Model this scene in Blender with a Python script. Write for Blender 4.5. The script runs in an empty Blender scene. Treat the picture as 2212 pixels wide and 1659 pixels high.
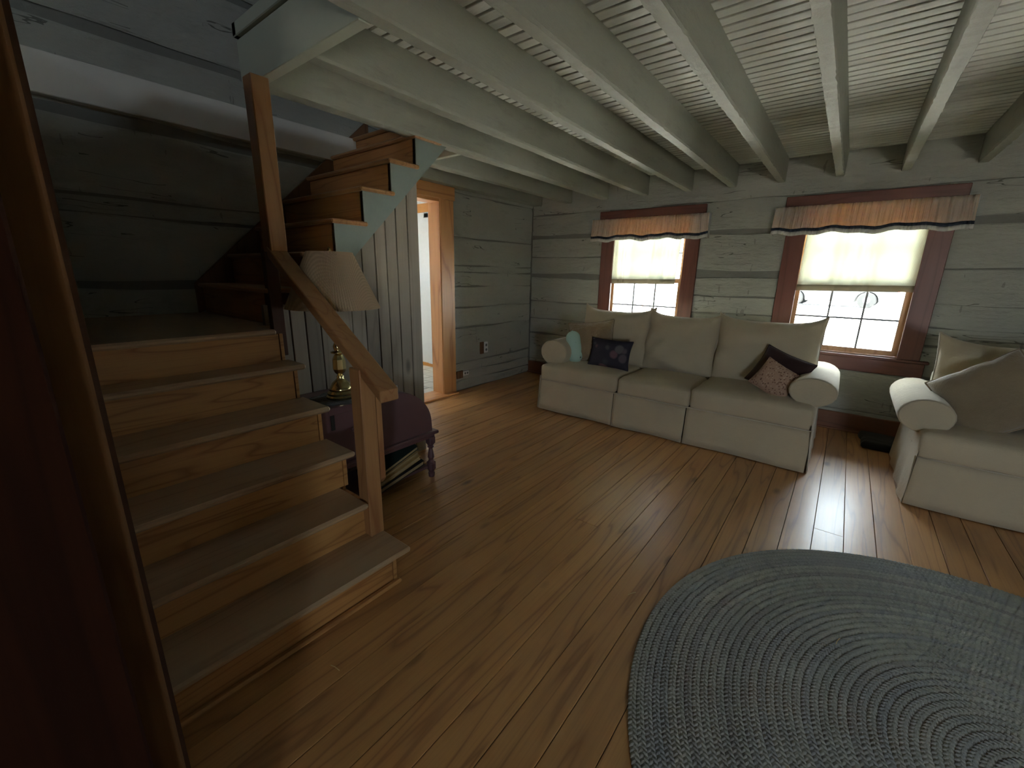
import bpy, math, random
from mathutils import Vector, Matrix, noise
R = random.Random(7)
SC = bpy.context.scene
COL = SC.collection

# ------------------------------------------------------------------ camera
cd = bpy.data.cameras.new('camera'); cam = bpy.data.objects.new('camera', cd); COL.objects.link(cam)
cd.sensor_width = 36; cd.lens = 910 / 2212 * 36; cd.clip_start = 0.02; cd.clip_end = 300
M3 = ((0.7872933227616075, 0.6163218865273423, 0.017792024122204153),
      (0.16953101032715787, -0.1886357604587108, -0.9673033580080331),
      (-0.5928140184513524, 0.7645677746698076, -0.25299734675292135))
r_, d_, f_ = [Vector(v) for v in M3]
mw = Matrix((r_, -d_, -f_)).transposed().to_4x4(); mw.translation = (0, 0, 1.4)
cam.matrix_world = mw
SC.camera = cam

# ------------------------------------------------------------------ world, sun, window portals, exposure
W = bpy.data.worlds.new('sky'); SC.world = W; W.use_nodes = True
nt = W.node_tree; nt.nodes.clear()
wo = nt.nodes.new('ShaderNodeOutputWorld'); bg = nt.nodes.new('ShaderNodeBackground')
bg.inputs[0].default_value = (0.80, 0.90, 1.0, 1); bg.inputs[1].default_value = 8.0
nt.links.new(bg.outputs[0], wo.inputs[0])
sl = bpy.data.lights.new('sun', 'SUN'); sun = bpy.data.objects.new('sun', sl); COL.objects.link(sun)
sl.energy = 30; sl.angle = math.radians(0.6); sl.color = (1, 0.94, 0.84)
sun.rotation_euler = Vector((0.5, 0.03, -1.0)).to_track_quat('-Z', 'Y').to_euler()

def portal(name, loc, w, h, direction):
    l = bpy.data.lights.new(name, 'AREA'); l.shape = 'RECTANGLE'; l.size = w; l.size_y = h
    l.cycles.is_portal = True
    o = bpy.data.objects.new(name, l); COL.objects.link(o); o.location = loc
    o.rotation_euler = Vector(direction).to_track_quat('-Z', 'Z').to_euler()
portal('portal_a', (-1.94, 5.16, 1.38), 0.86, 1.3, (0, -1, 0))
portal('portal_b', (0.0, 5.16, 1.38), 0.86, 1.3, (0, -1, 0))
portal('portal_c', (1.9, -1.86, 0.98), 0.64, 0.86, (0, 1, 0))
portal('portal_e', (-5.96, 3.0, 1.55), 0.36, 0.5, (1, 0, 0))
portal('portal_g', (-2.26, -1.86, 3.34), 0.28, 0.28, (0, 1, 0))
portal('portal_f', (3.34, 2.0, 3.5), 0.6, 0.46, (-1, 0, 0))
SC.view_settings.view_transform = 'Standard'; SC.view_settings.look = 'None'
SC.view_settings.gamma = 1; SC.view_settings.use_curve_mapping = False
SC.view_settings.exposure = 2.15
SC.cycles.use_denoising = True
SC.cycles.max_bounces = 10; SC.cycles.diffuse_bounces = 6; SC.cycles.glossy_bounces = 4
SC.cycles.transparent_max_bounces = 12; SC.cycles.transmission_bounces = 6
SC.cycles.sample_clamp_indirect = 12; SC.cycles.caustics_reflective = False; SC.cycles.caustics_refractive = False

# ------------------------------------------------------------------ materials
def node(nt, t, **k):
    n = nt.nodes.new(t)
    for a, b in k.items(): setattr(n, a, b)
    return n
def setin(n, **k):
    for a, b in k.items(): n.inputs[a.replace('_', ' ')].default_value = b
def ramp(nt, pts):
    n = nt.nodes.new('ShaderNodeValToRGB'); e = n.color_ramp.elements
    while len(e) < len(pts): e.new(0.5)
    for q, (p, c) in zip(e, pts): q.position = p; q.color = (*c, 1)
    return n
def base(name, rough=0.6, coat=0.0, spec=0.5):
    m = bpy.data.materials.new(name); m.use_nodes = True; t = m.node_tree
    b = t.nodes['Principled BSDF']; b.inputs['Roughness'].default_value = rough
    b.inputs['Coat Weight'].default_value = coat; b.inputs['Specular IOR Level'].default_value = spec
    return m, t, b
def objvec(t, rnd=13.0):
    tc = node(t, 'ShaderNodeTexCoord'); oi = node(t, 'ShaderNodeObjectInfo')
    mu = node(t, 'ShaderNodeVectorMath', operation='SCALE'); mu.inputs[0].default_value = (rnd, rnd * 0.7, rnd * 1.3)
    t.links.new(oi.outputs['Random'], mu.inputs['Scale'])
    ad = node(t, 'ShaderNodeVectorMath', operation='ADD')
    t.links.new(tc.outputs['Object'], ad.inputs[0]); t.links.new(mu.outputs[0], ad.inputs[1])
    return ad.outputs[0], oi.outputs['Random']
def mapping(t, v, sc):
    m = node(t, 'ShaderNodeMapping'); m.inputs['Scale'].default_value = sc
    t.links.new(v, m.inputs[0]); return m.outputs[0]
def tex_noise(t, v, s, det=4, rough=0.5, dist=0.0):
    n = node(t, 'ShaderNodeTexNoise'); n.inputs['Scale'].default_value = s
    n.inputs['Detail'].default_value = det; n.inputs['Roughness'].default_value = rough; n.inputs['Distortion'].default_value = dist
    t.links.new(v, n.inputs['Vector']); return n.outputs['Fac']
def math_(t, op, a, b=None, c=None):
    n = node(t, 'ShaderNodeMath', operation=op)
    for i, x in enumerate((a, b, c)):
        if x is None: continue
        if isinstance(x, (int, float)): n.inputs[i].default_value = x
        else: t.links.new(x, n.inputs[i])
    return n.outputs[0]
def mix(t, f, a, b, mode='MIX'):
    n = node(t, 'ShaderNodeMix', data_type='RGBA', blend_type=mode)
    for i, x in ((0, f), (6, a), (7, b)):
        if isinstance(x, (int, float)): n.inputs[i].default_value = x
        elif isinstance(x, tuple): n.inputs[i].default_value = (*x, 1)
        else: t.links.new(x, n.inputs[i])
    return n.outputs[2]
def bump(t, b, h, s=0.3, d=0.01):
    n = node(t, 'ShaderNodeBump'); n.inputs['Strength'].default_value = s; n.inputs['Distance'].default_value = d
    t.links.new(h, n.inputs['Height']); t.links.new(n.outputs[0], b.inputs['Normal'])

def wood(name, c_light, c_dark, c_ring, axis=0, rough=0.35, coat=0.0, ring=7.0, knots=0.0, wear=None, tone=0.35, cr=0.2, crosscale=9.0):
    """procedural sawn softwood: contour-line grain stretched along one axis"""
    m, t, b = base(name, rough, coat); b.inputs['Coat Roughness'].default_value = cr
    v, rnd = objvec(t)
    sc = [crosscale, crosscale, crosscale]; sc[axis] = 0.55
    st = mapping(t, v, tuple(sc))
    n1 = tex_noise(t, st, 1.0, 2, 0.4, 0.4)
    rg = math_(t, 'PINGPONG', math_(t, 'MULTIPLY', n1, ring), 0.5)
    rr = ramp(t, [(0.0, (1, 1, 1)), (0.22, (0.25, 0.25, 0.25)), (0.6, (0, 0, 0))]); t.links.new(math_(t, 'MULTIPLY', rg, 2.0), rr.inputs[0])
    sc2 = [140, 140, 140]; sc2[axis] = 3
    fine = tex_noise(t, mapping(t, v, tuple(sc2)), 1.0, 3, 0.6)
    big = tex_noise(t, v, 1.7, 3)
    c = mix(t, big, c_light, c_dark)
    c = mix(t, math_(t, 'MULTIPLY', rr.outputs[0], 0.62), c, c_ring)
    c = mix(t, math_(t, 'MULTIPLY', math_(t, 'SUBTRACT', fine, 0.45), 0.8), c, c_ring)
    # tone difference from piece to piece
    tn = node(t, 'ShaderNodeHueSaturation'); t.links.new(c, tn.inputs['Color'])
    t.links.new(math_(t, 'ADD', math_(t, 'MULTIPLY', rnd, tone), 1.0 - tone / 2), tn.inputs['Value'])
    c = tn.outputs[0]
    if knots:
        ks = [5.5, 5.5, 5.5]; ks[axis] = 2.2
        vo = node(t, 'ShaderNodeTexVoronoi'); vo.inputs['Scale'].default_value = 1.0
        t.links.new(mapping(t, v, tuple(ks)), vo.inputs['Vector'])
        kr = ramp(t, [(0.0, (1, 1, 1)), (0.07, (0.8, 0.8, 0.8)), (0.16, (0, 0, 0))]); t.links.new(vo.outputs['Distance'], kr.inputs[0])
        sep = node(t, 'ShaderNodeSeparateColor'); t.links.new(vo.outputs['Color'], sep.inputs[0])
        gate = math_(t, 'GREATER_THAN', sep.outputs[0], 1.0 - knots)
        c = mix(t, math_(t, 'MULTIPLY', math_(t, 'MULTIPLY', kr.outputs[0], gate), 0.85), c, tuple(x * 0.35 for x in c_ring))
    if wear:
        wr = ramp(t, [(0.42, (0, 0, 0)), (0.68, (1, 1, 1))]); t.links.new(tex_noise(t, v, 2.3, 5, 0.6), wr.inputs[0])
        c = mix(t, math_(t, 'MULTIPLY', wr.outputs[0], 0.75), c, wear)
    t.links.new(c, b.inputs['Base Color'])
    bump(t, b, math_(t, 'ADD', fine, math_(t, 'MULTIPLY', rr.outputs[0], -0.6)), 0.12, 0.002)
    return m
def paint(name, c, c2, rough=0.65, bs=0.35, bscale=18, stretch=(1, 1, 1), dirt=(0.12, 0.12, 0.1), dirt_amt=0.35, tone=0.0, cracks=False, bd=0.012):
    m, t, b = base(name, rough, 0, 0.35)
    v, rnd = objvec(t, 3.0)
    st = mapping(t, v, stretch)
    n = tex_noise(t, st, 2.2, 5, 0.6); n2 = tex_noise(t, st, bscale, 6, 0.65)
    col = mix(t, n, c, c2)
    dr = ramp(t, [(0.55, (0, 0, 0)), (0.75, (1, 1, 1))]); t.links.new(tex_noise(t, st, 6.5, 6, 0.7), dr.inputs[0])
    col = mix(t, math_(t, 'MULTIPLY', dr.outputs[0], dirt_amt), col, dirt)
    if cracks:
        cn = tex_noise(t, mapping(t, v, (0.9, 0.9, 8.0)), 1.0, 3, 0.5, 0.3)
        ck = math_(t, 'LESS_THAN', math_(t, 'ABSOLUTE', math_(t, 'SUBTRACT', cn, 0.5)), 0.0045)
        gt = math_(t, 'GREATER_THAN', tex_noise(t, v, 2.6, 2), 0.57)
        ck = math_(t, 'MULTIPLY', ck, gt)
        # short upright adze marks
        an = tex_noise(t, mapping(t, v, (24.0, 24.0, 5.0)), 1.0, 2, 0.5)
        ak = math_(t, 'MULTIPLY', math_(t, 'GREATER_THAN', an, 0.69), math_(t, 'GREATER_THAN', tex_noise(t, v, 1.9, 2), 0.55))
        col = mix(t, math_(t, 'MULTIPLY', ck, 0.7), col, (0.05, 0.05, 0.042))
        col = mix(t, math_(t, 'MULTIPLY', ak, 0.45), col, (0.13, 0.13, 0.11))
        n2 = math_(t, 'SUBTRACT', n2, math_(t, 'ADD', math_(t, 'MULTIPLY', ck, 0.8), math_(t, 'MULTIPLY', ak, 0.4)))
    if tone:
        tn = node(t, 'ShaderNodeHueSaturation'); t.links.new(col, tn.inputs['Color'])
        t.links.new(math_(t, 'ADD', math_(t, 'MULTIPLY', rnd, tone), 1.0 - tone / 2), tn.inputs['Value']); col = tn.outputs[0]
    t.links.new(col, b.inputs['Base Color'])
    bump(t, b, n2, bs, bd)
    return m
def fabric(name, c, c2, scale=260, rough=0.95, bs=0.25, sheen=0.2, mottled=6.0, big=0.3):
    m, t, b = base(name, rough, 0, 0.15); b.inputs['Sheen Weight'].default_value = sheen
    v, rnd = objvec(t)
    n = tex_noise(t, v, mottled, 4, 0.6); w = tex_noise(t, v, scale, 2, 0.7); w2 = tex_noise(t, v, scale * 0.12, 4, 0.6)
    col = mix(t, n, c, c2)
    col = mix(t, math_(t, 'MULTIPLY', w, 0.25), col, tuple(x * 0.6 for x in c2))
    t.links.new(col, b.inputs['Base Color'])
    bump(t, b, math_(t, 'ADD', math_(t, 'MULTIPLY', w, 0.3), math_(t, 'MULTIPLY', w2, big * 3)), bs, 0.01)
    return m
def plain(name, c, rough=0.5, metal=0.0, coat=0.0):
    m, t, b = base(name, rough, coat); b.inputs['Metallic'].default_value = metal
    v, rnd = objvec(t)
    n = tex_noise(t, v, 25, 4, 0.6)
    t.links.new(mix(t, math_(t, 'MULTIPLY', n, 0.25), c, tuple(x * 0.7 for x in c)), b.inputs['Base Color'])
    return m
def cloth_sheer(name, c, trans, w_t, stripe=None, transp=0.0):
    m = bpy.data.materials.new(name); m.use_nodes = True; t = m.node_tree; t.nodes.clear()
    out = node(t, 'ShaderNodeOutputMaterial'); d = node(t, 'ShaderNodeBsdfDiffuse'); tr = node(t, 'ShaderNodeBsdfTranslucent')
    tp = node(t, 'ShaderNodeBsdfTransparent'); ms = node(t, 'ShaderNodeMixShader'); ms2 = node(t, 'ShaderNodeMixShader')
    tc = node(t, 'ShaderNodeTexCoord')
    w1 = node(t, 'ShaderNodeTexWave', bands_direction='X'); w1.inputs['Scale'].default_value = 55
    w2 = node(t, 'ShaderNodeTexWave', bands_direction='Z'); w2.inputs['Scale'].default_value = 55
    t.links.new(tc.outputs['Object'], w1.inputs[0]); t.links.new(tc.outputs['Object'], w2.inputs[0])
    g = math_(t, 'MULTIPLY', w1.outputs['Fac'], w2.outputs['Fac'])
    c1 = mix(t, g, c, tuple(x * 0.62 for x in c))
    t.links.new(c1, d.inputs[0]); t.links.new(mix(t, g, trans, tuple(x * 0.6 for x in trans)), tr.inputs[0])
    ms.inputs[0].default_value = w_t; t.links.new(d.outputs[0], ms.inputs[1]); t.links.new(tr.outputs[0], ms.inputs[2])
    ms2.inputs[0].default_value = transp; t.links.new(ms.outputs[0], ms2.inputs[1]); t.links.new(tp.outputs[0], ms2.inputs[2])
    t.links.new(ms2.outputs[0], out.inputs[0])
    return m
def glass_mat(name, tint=(0.96, 0.98, 0.97)):
    m = bpy.data.materials.new(name); m.use_nodes = True; t = m.node_tree; t.nodes.clear()
    out = node(t, 'ShaderNodeOutputMaterial'); tp = node(t, 'ShaderNodeBsdfTransparent'); gl = node(t, 'ShaderNodeBsdfGlossy')
    tp.inputs[0].default_value = (*tint, 1); gl.inputs['Roughness'].default_value = 0.02
    fr = node(t, 'ShaderNodeFresnel'); fr.inputs['IOR'].default_value = 1.45; ms = node(t, 'ShaderNodeMixShader')
    t.links.new(fr.outputs[0], ms.inputs[0]); t.links.new(tp.outputs[0], ms.inputs[1]); t.links.new(gl.outputs[0], ms.inputs[2])
    t.links.new(ms.outputs[0], out.inputs[0]); return m

LOGP = ((0.355, 0.365, 0.32), (0.44, 0.45, 0.40))
M = {}
M['log'] = paint('painted_log', *LOGP, bs=0.7, bscale=13, stretch=(0.6, 0.6, 2.0), dirt_amt=0.22, tone=0.12, cracks=True, bd=0.03)
M['chink'] = paint('painted_chinking', (0.17, 0.175, 0.155), (0.24, 0.245, 0.22), bs=0.5, bscale=30, dirt_amt=0.3)
M['joist'] = paint('painted_joist', (0.29, 0.30, 0.25), (0.37, 0.375, 0.315), bs=0.5, bscale=22, stretch=(2.2, 0.5, 2.2), dirt_amt=0.3, tone=0.1)
M['board'] = paint('painted_ceiling_board', (0.50, 0.51, 0.455), (0.60, 0.61, 0.55), bs=0.3, bscale=25, stretch=(0.4, 2, 2), dirt_amt=0.15, tone=0.15)
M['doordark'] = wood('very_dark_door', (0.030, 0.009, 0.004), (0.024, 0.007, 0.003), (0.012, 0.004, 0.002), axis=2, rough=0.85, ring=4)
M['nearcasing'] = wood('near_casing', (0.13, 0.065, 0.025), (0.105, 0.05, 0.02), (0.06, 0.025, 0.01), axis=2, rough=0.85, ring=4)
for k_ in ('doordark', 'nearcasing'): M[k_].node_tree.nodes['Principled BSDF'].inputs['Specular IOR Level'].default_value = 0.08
M['trimpaint'] = paint('painted_header', (0.42, 0.45, 0.36), (0.47, 0.50, 0.41), bs=0.15, bscale=10, dirt_amt=0.08)
M['rim'] = paint('pale_painted_board', (0.66, 0.65, 0.60), (0.72, 0.71, 0.66), bs=0.15, bscale=10, dirt_amt=0.08)
M['string'] = paint('blue_grey_paint', (0.22, 0.27, 0.25), (0.27, 0.32, 0.295), bs=0.15, bscale=12, dirt_amt=0.12)
M['white'] = plain('white_paint', (0.8, 0.81, 0.8), 0.5)
M['dark'] = plain('dark_gap', (0.018, 0.016, 0.014), 0.9)
M['floor'] = wood('floor_pine', (0.56, 0.30, 0.11), (0.42, 0.205, 0.07), (0.20, 0.078, 0.03), axis=1, rough=0.42, coat=0.4, ring=6, knots=0.38, tone=0.34, cr=0.27)
M['riser'] = wood('riser_pine', (0.52, 0.285, 0.10), (0.42, 0.205, 0.07), (0.19, 0.06, 0.018), axis=1, rough=0.38, ring=8, tone=0.1)
M['riserx'] = wood('upper_riser_pine', (0.50, 0.24, 0.085), (0.42, 0.19, 0.06), (0.22, 0.075, 0.025), axis=0, rough=0.4, ring=7, knots=0.1, tone=0.2)
M['tread'] = wood('worn_tread_pine', (0.48, 0.31, 0.17), (0.40, 0.25, 0.13), (0.26, 0.14, 0.07), axis=1, rough=0.42, coat=0.15, ring=6, tone=0.15, wear=(0.37, 0.28, 0.18))
M['treadx'] = wood('upper_tread_pine', (0.46, 0.25, 0.11), (0.38, 0.19, 0.075), (0.22, 0.09, 0.035), axis=0, rough=0.4, ring=6, tone=0.15)
M['post'] = wood('post_pine', (0.44, 0.235, 0.10), (0.36, 0.18, 0.07), (0.22, 0.075, 0.03), axis=2, rough=0.4, ring=6, tone=0.15, crosscale=7)
M['casing'] = wood('casing_pine', (0.72, 0.38, 0.15), (0.62, 0.30, 0.11), (0.36, 0.13, 0.045), axis=2, rough=0.4, ring=4, knots=0.3, tone=0.15, crosscale=5)
M['casingy'] = wood('casing_head_pine', (0.72, 0.38, 0.15), (0.62, 0.30, 0.11), (0.36, 0.13, 0.045), axis=1, rough=0.4, ring=4, tone=0.15)
M['darkbrown'] = wood('dark_stained_pine', (0.085, 0.034, 0.016), (0.065, 0.025, 0.012), (0.035, 0.012, 0.007), axis=2, rough=0.75, ring=5, tone=0.1)
M['midbrown'] = wood('brown_stained_pine', (0.19, 0.095, 0.04), (0.155, 0.075, 0.03), (0.08, 0.033, 0.016), axis=2, rough=0.75, ring=5, tone=0.1)
M['redtrim'] = wood('red_brown_trim', (0.19, 0.072, 0.05), (0.15, 0.055, 0.04), (0.10, 0.035, 0.025), axis=2, rough=0.42, ring=4, tone=0.1)
M['redtrimx'] = wood('red_brown_trim_level', (0.19, 0.072, 0.05), (0.15, 0.055, 0.04), (0.10, 0.035, 0.025), axis=0, rough=0.42, ring=4, tone=0.1)
M['basebd'] = wood('brown_baseboard', (0.26, 0.11, 0.055), (0.20, 0.08, 0.04), (0.10, 0.035, 0.02), axis=0, rough=0.4, ring=4, knots=0.15)
M['sash'] = wood('sash_pine', (0.62, 0.36, 0.18), (0.55, 0.30, 0.14), (0.36, 0.17, 0.08), axis=2, rough=0.4, ring=4, tone=0.1)
M['greyboard'] = wood('weathered_board', (0.36, 0.31, 0.245), (0.28, 0.24, 0.19), (0.20, 0.165, 0.13), axis=2, rough=0.6, ring=4, knots=0.16, tone=0.3)
M['desk'] = plain('plum_stain', (0.125, 0.064, 0.07), 0.38, 0, 0.2)
M['brass'] = plain('aged_brass', (0.62, 0.53, 0.28), 0.2, 1.0)
M['shade'] = None
M['sofa'] = fabric('cream_twill', (0.55, 0.475, 0.34), (0.49, 0.42, 0.295), 300, bs=0.5, mottled=3)
M['welt'] = fabric('cream_welt', (0.56, 0.50, 0.40), (0.50, 0.44, 0.34), 300)
M['tanfur'] = fabric('tan_plush', (0.40, 0.30, 0.18), (0.28, 0.20, 0.115), 120, bs=1.0, sheen=0.6, mottled=11, big=0.8)
M['khaki'] = fabric('khaki_velour', (0.33, 0.26, 0.165), (0.22, 0.165, 0.10), 200, bs=0.6, sheen=0.5, mottled=7)
M['brownpl'] = fabric('dark_brown_cloth', (0.055, 0.025, 0.022), (0.035, 0.018, 0.018), 300)
M['skirt_in'] = fabric('sofa_inner', (0.05, 0.042, 0.035), (0.03, 0.026, 0.02), 300)
M['black'] = fabric('charcoal_pile', (0.018, 0.019, 0.018), (0.035, 0.036, 0.034), 90, bs=1.0)
M['glass'] = glass_mat('window_glass')
M['grille'] = plain('grille_grey', (0.16, 0.17, 0.18), 0.5)
M['valance'] = cloth_sheer('valance_cotton', (0.62, 0.63, 0.60), (1.0, 0.56, 0.13), 0.40)
M['hem'] = cloth_sheer('valance_hem', (0.70, 0.69, 0.65), (0.7, 0.68, 0.6), 0.2)
M['navy'] = plain('navy_band', (0.03, 0.04, 0.065), 0.9)
M['sheer'] = cloth_sheer('cream_sheer', (0.70, 0.68, 0.58), (0.80, 0.82, 0.69), 0.40, transp=0.03)
M['sheerhem'] = cloth_sheer('sheer_hem', (0.55, 0.50, 0.39), (0.30, 0.27, 0.19), 0.28)
M['tile'] = plain('cream_tile', (0.62, 0.58, 0.50), 0.3)
M['grout'] = plain('tile_grout', (0.30, 0.28, 0.25), 0.8)
M['orange'] = wood('orange_trim', (0.72, 0.33, 0.09), (0.66, 0.29, 0.075), (0.45, 0.18, 0.05), axis=0, rough=0.35, ring=3)
M['paper'] = plain('white_paper', (0.8, 0.8, 0.78), 0.7)

def pattern_fabric(name, base_c, spots, scale, thr=(0.25, 0.3), dist='EUCLIDEAN'):
    m, t, b = base(name, 0.9, 0, 0.15)
    v, rnd = objvec(t, 2.0)
    vo = node(t, 'ShaderNodeTexVoronoi'); vo.inputs['Scale'].default_value = scale
    t.links.new(v, vo.inputs['Vector'])
    rp = ramp(t, [(thr[0], (1, 1, 1)), (thr[1], (0, 0, 0))]); t.links.new(vo.outputs['Distance'], rp.inputs[0])
    cr = ramp(t, [(i / max(1, len(spots)), s) for i, s in enumerate(spots)]); cr.color_ramp.interpolation = 'CONSTANT'
    sep = node(t, 'ShaderNodeSeparateColor'); t.links.new(vo.outputs['Color'], sep.inputs[0]); t.links.new(sep.outputs[0], cr.inputs[0])
    t.links.new(mix(t, rp.outputs[0], base_c, cr.outputs[0]), b.inputs['Base Color'])
    bump(t, b, tex_noise(t, v, 220, 2), 0.3, 0.004)
    return m
M['floral'] = pattern_fabric('dark_floral_cloth', (0.045, 0.042, 0.055), [(0.05, 0.045, 0.06), (0.12, 0.10, 0.11), (0.18, 0.10, 0.11), (0.06, 0.06, 0.07), (0.14, 0.13, 0.13)], 9, (0.34, 0.48))
M['mint'] = pattern_fabric('mint_plush', (0.50, 0.70, 0.60), [(0.50, 0.70, 0.60), (0.50, 0.70, 0.60), (0.12, 0.14, 0.09), (0.50, 0.70, 0.60), (0.55, 0.40, 0.30)], 15, (0.12, 0.2))
M['patt'] = pattern_fabric('tan_speckled_cloth', (0.42, 0.27, 0.19), [(0.17, 0.09, 0.06), (0.22, 0.12, 0.08), (0.52, 0.38, 0.28)], 62, (0.30, 0.42))

# ------------------------------------------------------------------ mesh helpers
class MB:
    def __init__(s): s.v = []; s.f = []
    def add(s, vs, fs):
        n = len(s.v); s.v += [Vector(p) for p in vs]; s.f += [tuple(i + n for i in f) for f in fs]; return s
    def box(s, x0, x1, y0, y1, z0, z1, bev=0.0):
        if bev <= 0:
            return s.add([(x, y, z) for x in (x0, x1) for y in (y0, y1) for z in (z0, z1)],
                         [(0, 1, 3, 2), (4, 6, 7, 5), (0, 4, 5, 1), (2, 3, 7, 6), (0, 2, 6, 4), (1, 5, 7, 3)])
        b = min(bev, (x1 - x0) / 2.01, (y1 - y0) / 2.01, (z1 - z0) / 2.01)
        A = ((x0, x1), (y0, y1), (z0, z1)); vs = []; idx = {}
        for cx in (0, 1):
            for cy in (0, 1):
                for cz in (0, 1):
                    for a in range(3):
                        c = (cx, cy, cz); p = []
                        for k in range(3):
                            e = A[k][c[k]]; p.append(e if k == a else e + (b if c[k] == 0 else -b))
                        idx[(cx, cy, cz, a)] = len(vs); vs.append(p)
        fs = []
        for a in range(3):
            o = [k for k in range(3) if k != a]
            for sgn in (0, 1):
                q = []
                for (u, w) in ((0, 0), (1, 0), (1, 1), (0, 1)):
                    c = [0, 0, 0]; c[a] = sgn; c[o[0]] = u; c[o[1]] = w; q.append(idx[(*c, a)])
                fs.append(tuple(q))
            for u in (0, 1):
                for w in (0, 1):
                    c0 = [0, 0, 0]; c0[o[0]] = u; c0[o[1]] = w; c1 = list(c0); c1[a] = 1
                    fs.append((idx[(*c0, o[0])], idx[(*c1, o[0])], idx[(*c1, o[1])], idx[(*c0, o[1])]))
        for cx in (0, 1):
            for cy in (0, 1):
                for cz in (0, 1): fs.append(tuple(idx[(cx, cy, cz, a)] for a in range(3)))
        return s.add(vs, fs)
    def prism(s, prof, a0, a1, axis):
        """2D polygon prof extruded along axis (0: prof=(y,z); 1: prof=(x,z); 2: prof=(x,y))"""
        n = len(prof); vs = []
        for a in (a0, a1):
            for (p, q) in prof: vs.append({0: (a, p, q), 1: (p, a, q), 2: (p, q, a)}[axis])
        fs = [tuple(range(n)), tuple(range(2 * n - 1, n - 1, -1))] + [(i, (i + 1) % n, n + (i + 1) % n, n + i) for i in range(n)]
        return s.add(vs, fs)
    def lathe(s, prof, c, n=24, axis=2, cap=True):
        vs = []; fs = []
        for (r, h) in prof:
            for k in range(n):
                a = 2 * math.pi * k / n; p = (r * math.cos(a), r * math.sin(a))
                vs.append({2: (c[0] + p[0], c[1] + p[1], c[2] + h), 1: (c[0] + p[0], c[1] + h, c[2] + p[1]), 0: (c[0] + h, c[1] + p[0], c[2] + p[1])}[axis])
        for j in range(len(prof) - 1):
            for k in range(n): fs.append((j * n + k, j * n + (k + 1) % n, (j + 1) * n + (k + 1) % n, (j + 1) * n + k))
        if cap: fs += [tuple(range(n)), tuple(range(len(prof) * n - 1, (len(prof) - 1) * n - 1, -1))]
        return s.add(vs, fs)
    def tube(s, pts, r, n=8, closed=False):
        pts = [Vector(p) for p in pts]; N = len(pts); vs = []; fs = []
        for i, p in enumerate(pts):
            a = pts[(i - 1) % N] if (closed or i) else p; b = pts[(i + 1) % N] if (closed or i < N - 1) else p
            d = (b - a).normalized(); u = d.orthogonal().normalized() if abs(d.z) > 0.98 else Vector((0, 0, 1)).cross(d).normalized(); w = d.cross(u)
            rr = r[i] if isinstance(r, (list, tuple)) else r
            for k in range(n):
                an = 2 * math.pi * k / n; vs.append(p + (u * math.cos(an) + w * math.sin(an)) * rr)
        for i in range(N if closed else N - 1):
            j = (i + 1) % N
            for k in range(n): fs.append((i * n + k, i * n + (k + 1) % n, j * n + (k + 1) % n, j * n + k))
        if not closed: fs += [tuple(range(n)), tuple(range(N * n - 1, (N - 1) * n - 1, -1))]
        return s.add(vs, fs)
    def grid(s, fn, nu, nv):
        vs = [fn(i / nu, j / nv) for i in range(nu + 1) for j in range(nv + 1)]
        return s.add(vs, [(i * (nv + 1) + j, (i + 1) * (nv + 1) + j, (i + 1) * (nv + 1) + j + 1, i * (nv + 1) + j + 1) for i in range(nu) for j in range(nv)])
    def sheet(s, fn, nu, nv, th):
        """closed double-sided sheet: fn(u,v)->point, thickness along +y"""
        a = [Vector(fn(i / nu, j / nv)) for i in range(nu + 1) for j in range(nv + 1)]; n = len(a)
        vs = a + [p + Vector((0, th, 0)) for p in a]; q = lambda i, j: i * (nv + 1) + j
        fs = []
        for i in range(nu):
            for j in range(nv):
                fs.append((q(i, j), q(i + 1, j), q(i + 1, j + 1), q(i, j + 1))); fs.append((n + q(i, j), n + q(i, j + 1), n + q(i + 1, j + 1), n + q(i + 1, j)))
        for i in range(nu):
            for j in (0, nv): fs.append((q(i, j), q(i + 1, j), n + q(i + 1, j), n + q(i, j)))
        for j in range(nv):
            for i in (0, nu): fs.append((q(i, j), q(i, j + 1), n + q(i, j + 1), n + q(i, j)))
        return s.add(vs, fs)
    def softbox(s, x0, x1, y0, y1, z0, z1, r=0.05, n=10, puff=0.0, wr=0.0, seed=0):
        """rounded cushion body with optional crown on top and wrinkles"""
        c = Vector(((x0 + x1) / 2, (y0 + y1) / 2, (z0 + z1) / 2)); h = Vector(((x1 - x0) / 2, (y1 - y0) / 2, (z1 - z0) / 2))
        vs = []; fs = []; key = {}
        N = [max(3, min(22, int(n * 2 * h[k] / max(h) + 3))) for k in range(3)]
        def vid(i, j, k):
            if (i, j, k) in key: return key[(i, j, k)]
            g = [i / N[0] * 2 - 1, j / N[1] * 2 - 1, k / N[2] * 2 - 1]
            g = [math.copysign(abs(x) ** 0.8, x) for x in g]
            p = Vector((g[0] * h.x, g[1] * h.y, g[2] * h.z))
            rr = min(r, h.x, h.y, h.z)
            inner = Vector([max(-(h[a] - rr), min(h[a] - rr, p[a])) for a in range(3)])
            d = p - inner
            if d.length > 1e-9: p = inner + d.normalized() * rr
            cr = (1 - g[0] ** 4) * (1 - g[1] ** 4) * puff
            p.z += cr * (1 if g[2] > 0 else 0) * abs(g[2]) ** 0.5
            p.y -= (1 - g[0] ** 4) * (1 - g[2] ** 2) * puff * 0.35 * (1 if g[1] < 0 else 0)
            q = c + p
            if wr:
                w = noise.noise(Vector((q.x * 4 + seed, q.y * 9, q.z * 9))) + 0.5 * noise.noise(Vector((q.x * 14, q.y * 14 + seed, q.z * 14)))
                q += (p.normalized() if p.length else Vector()) * w * wr
            key[(i, j, k)] = len(vs); vs.append(q); return key[(i, j, k)]
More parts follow.
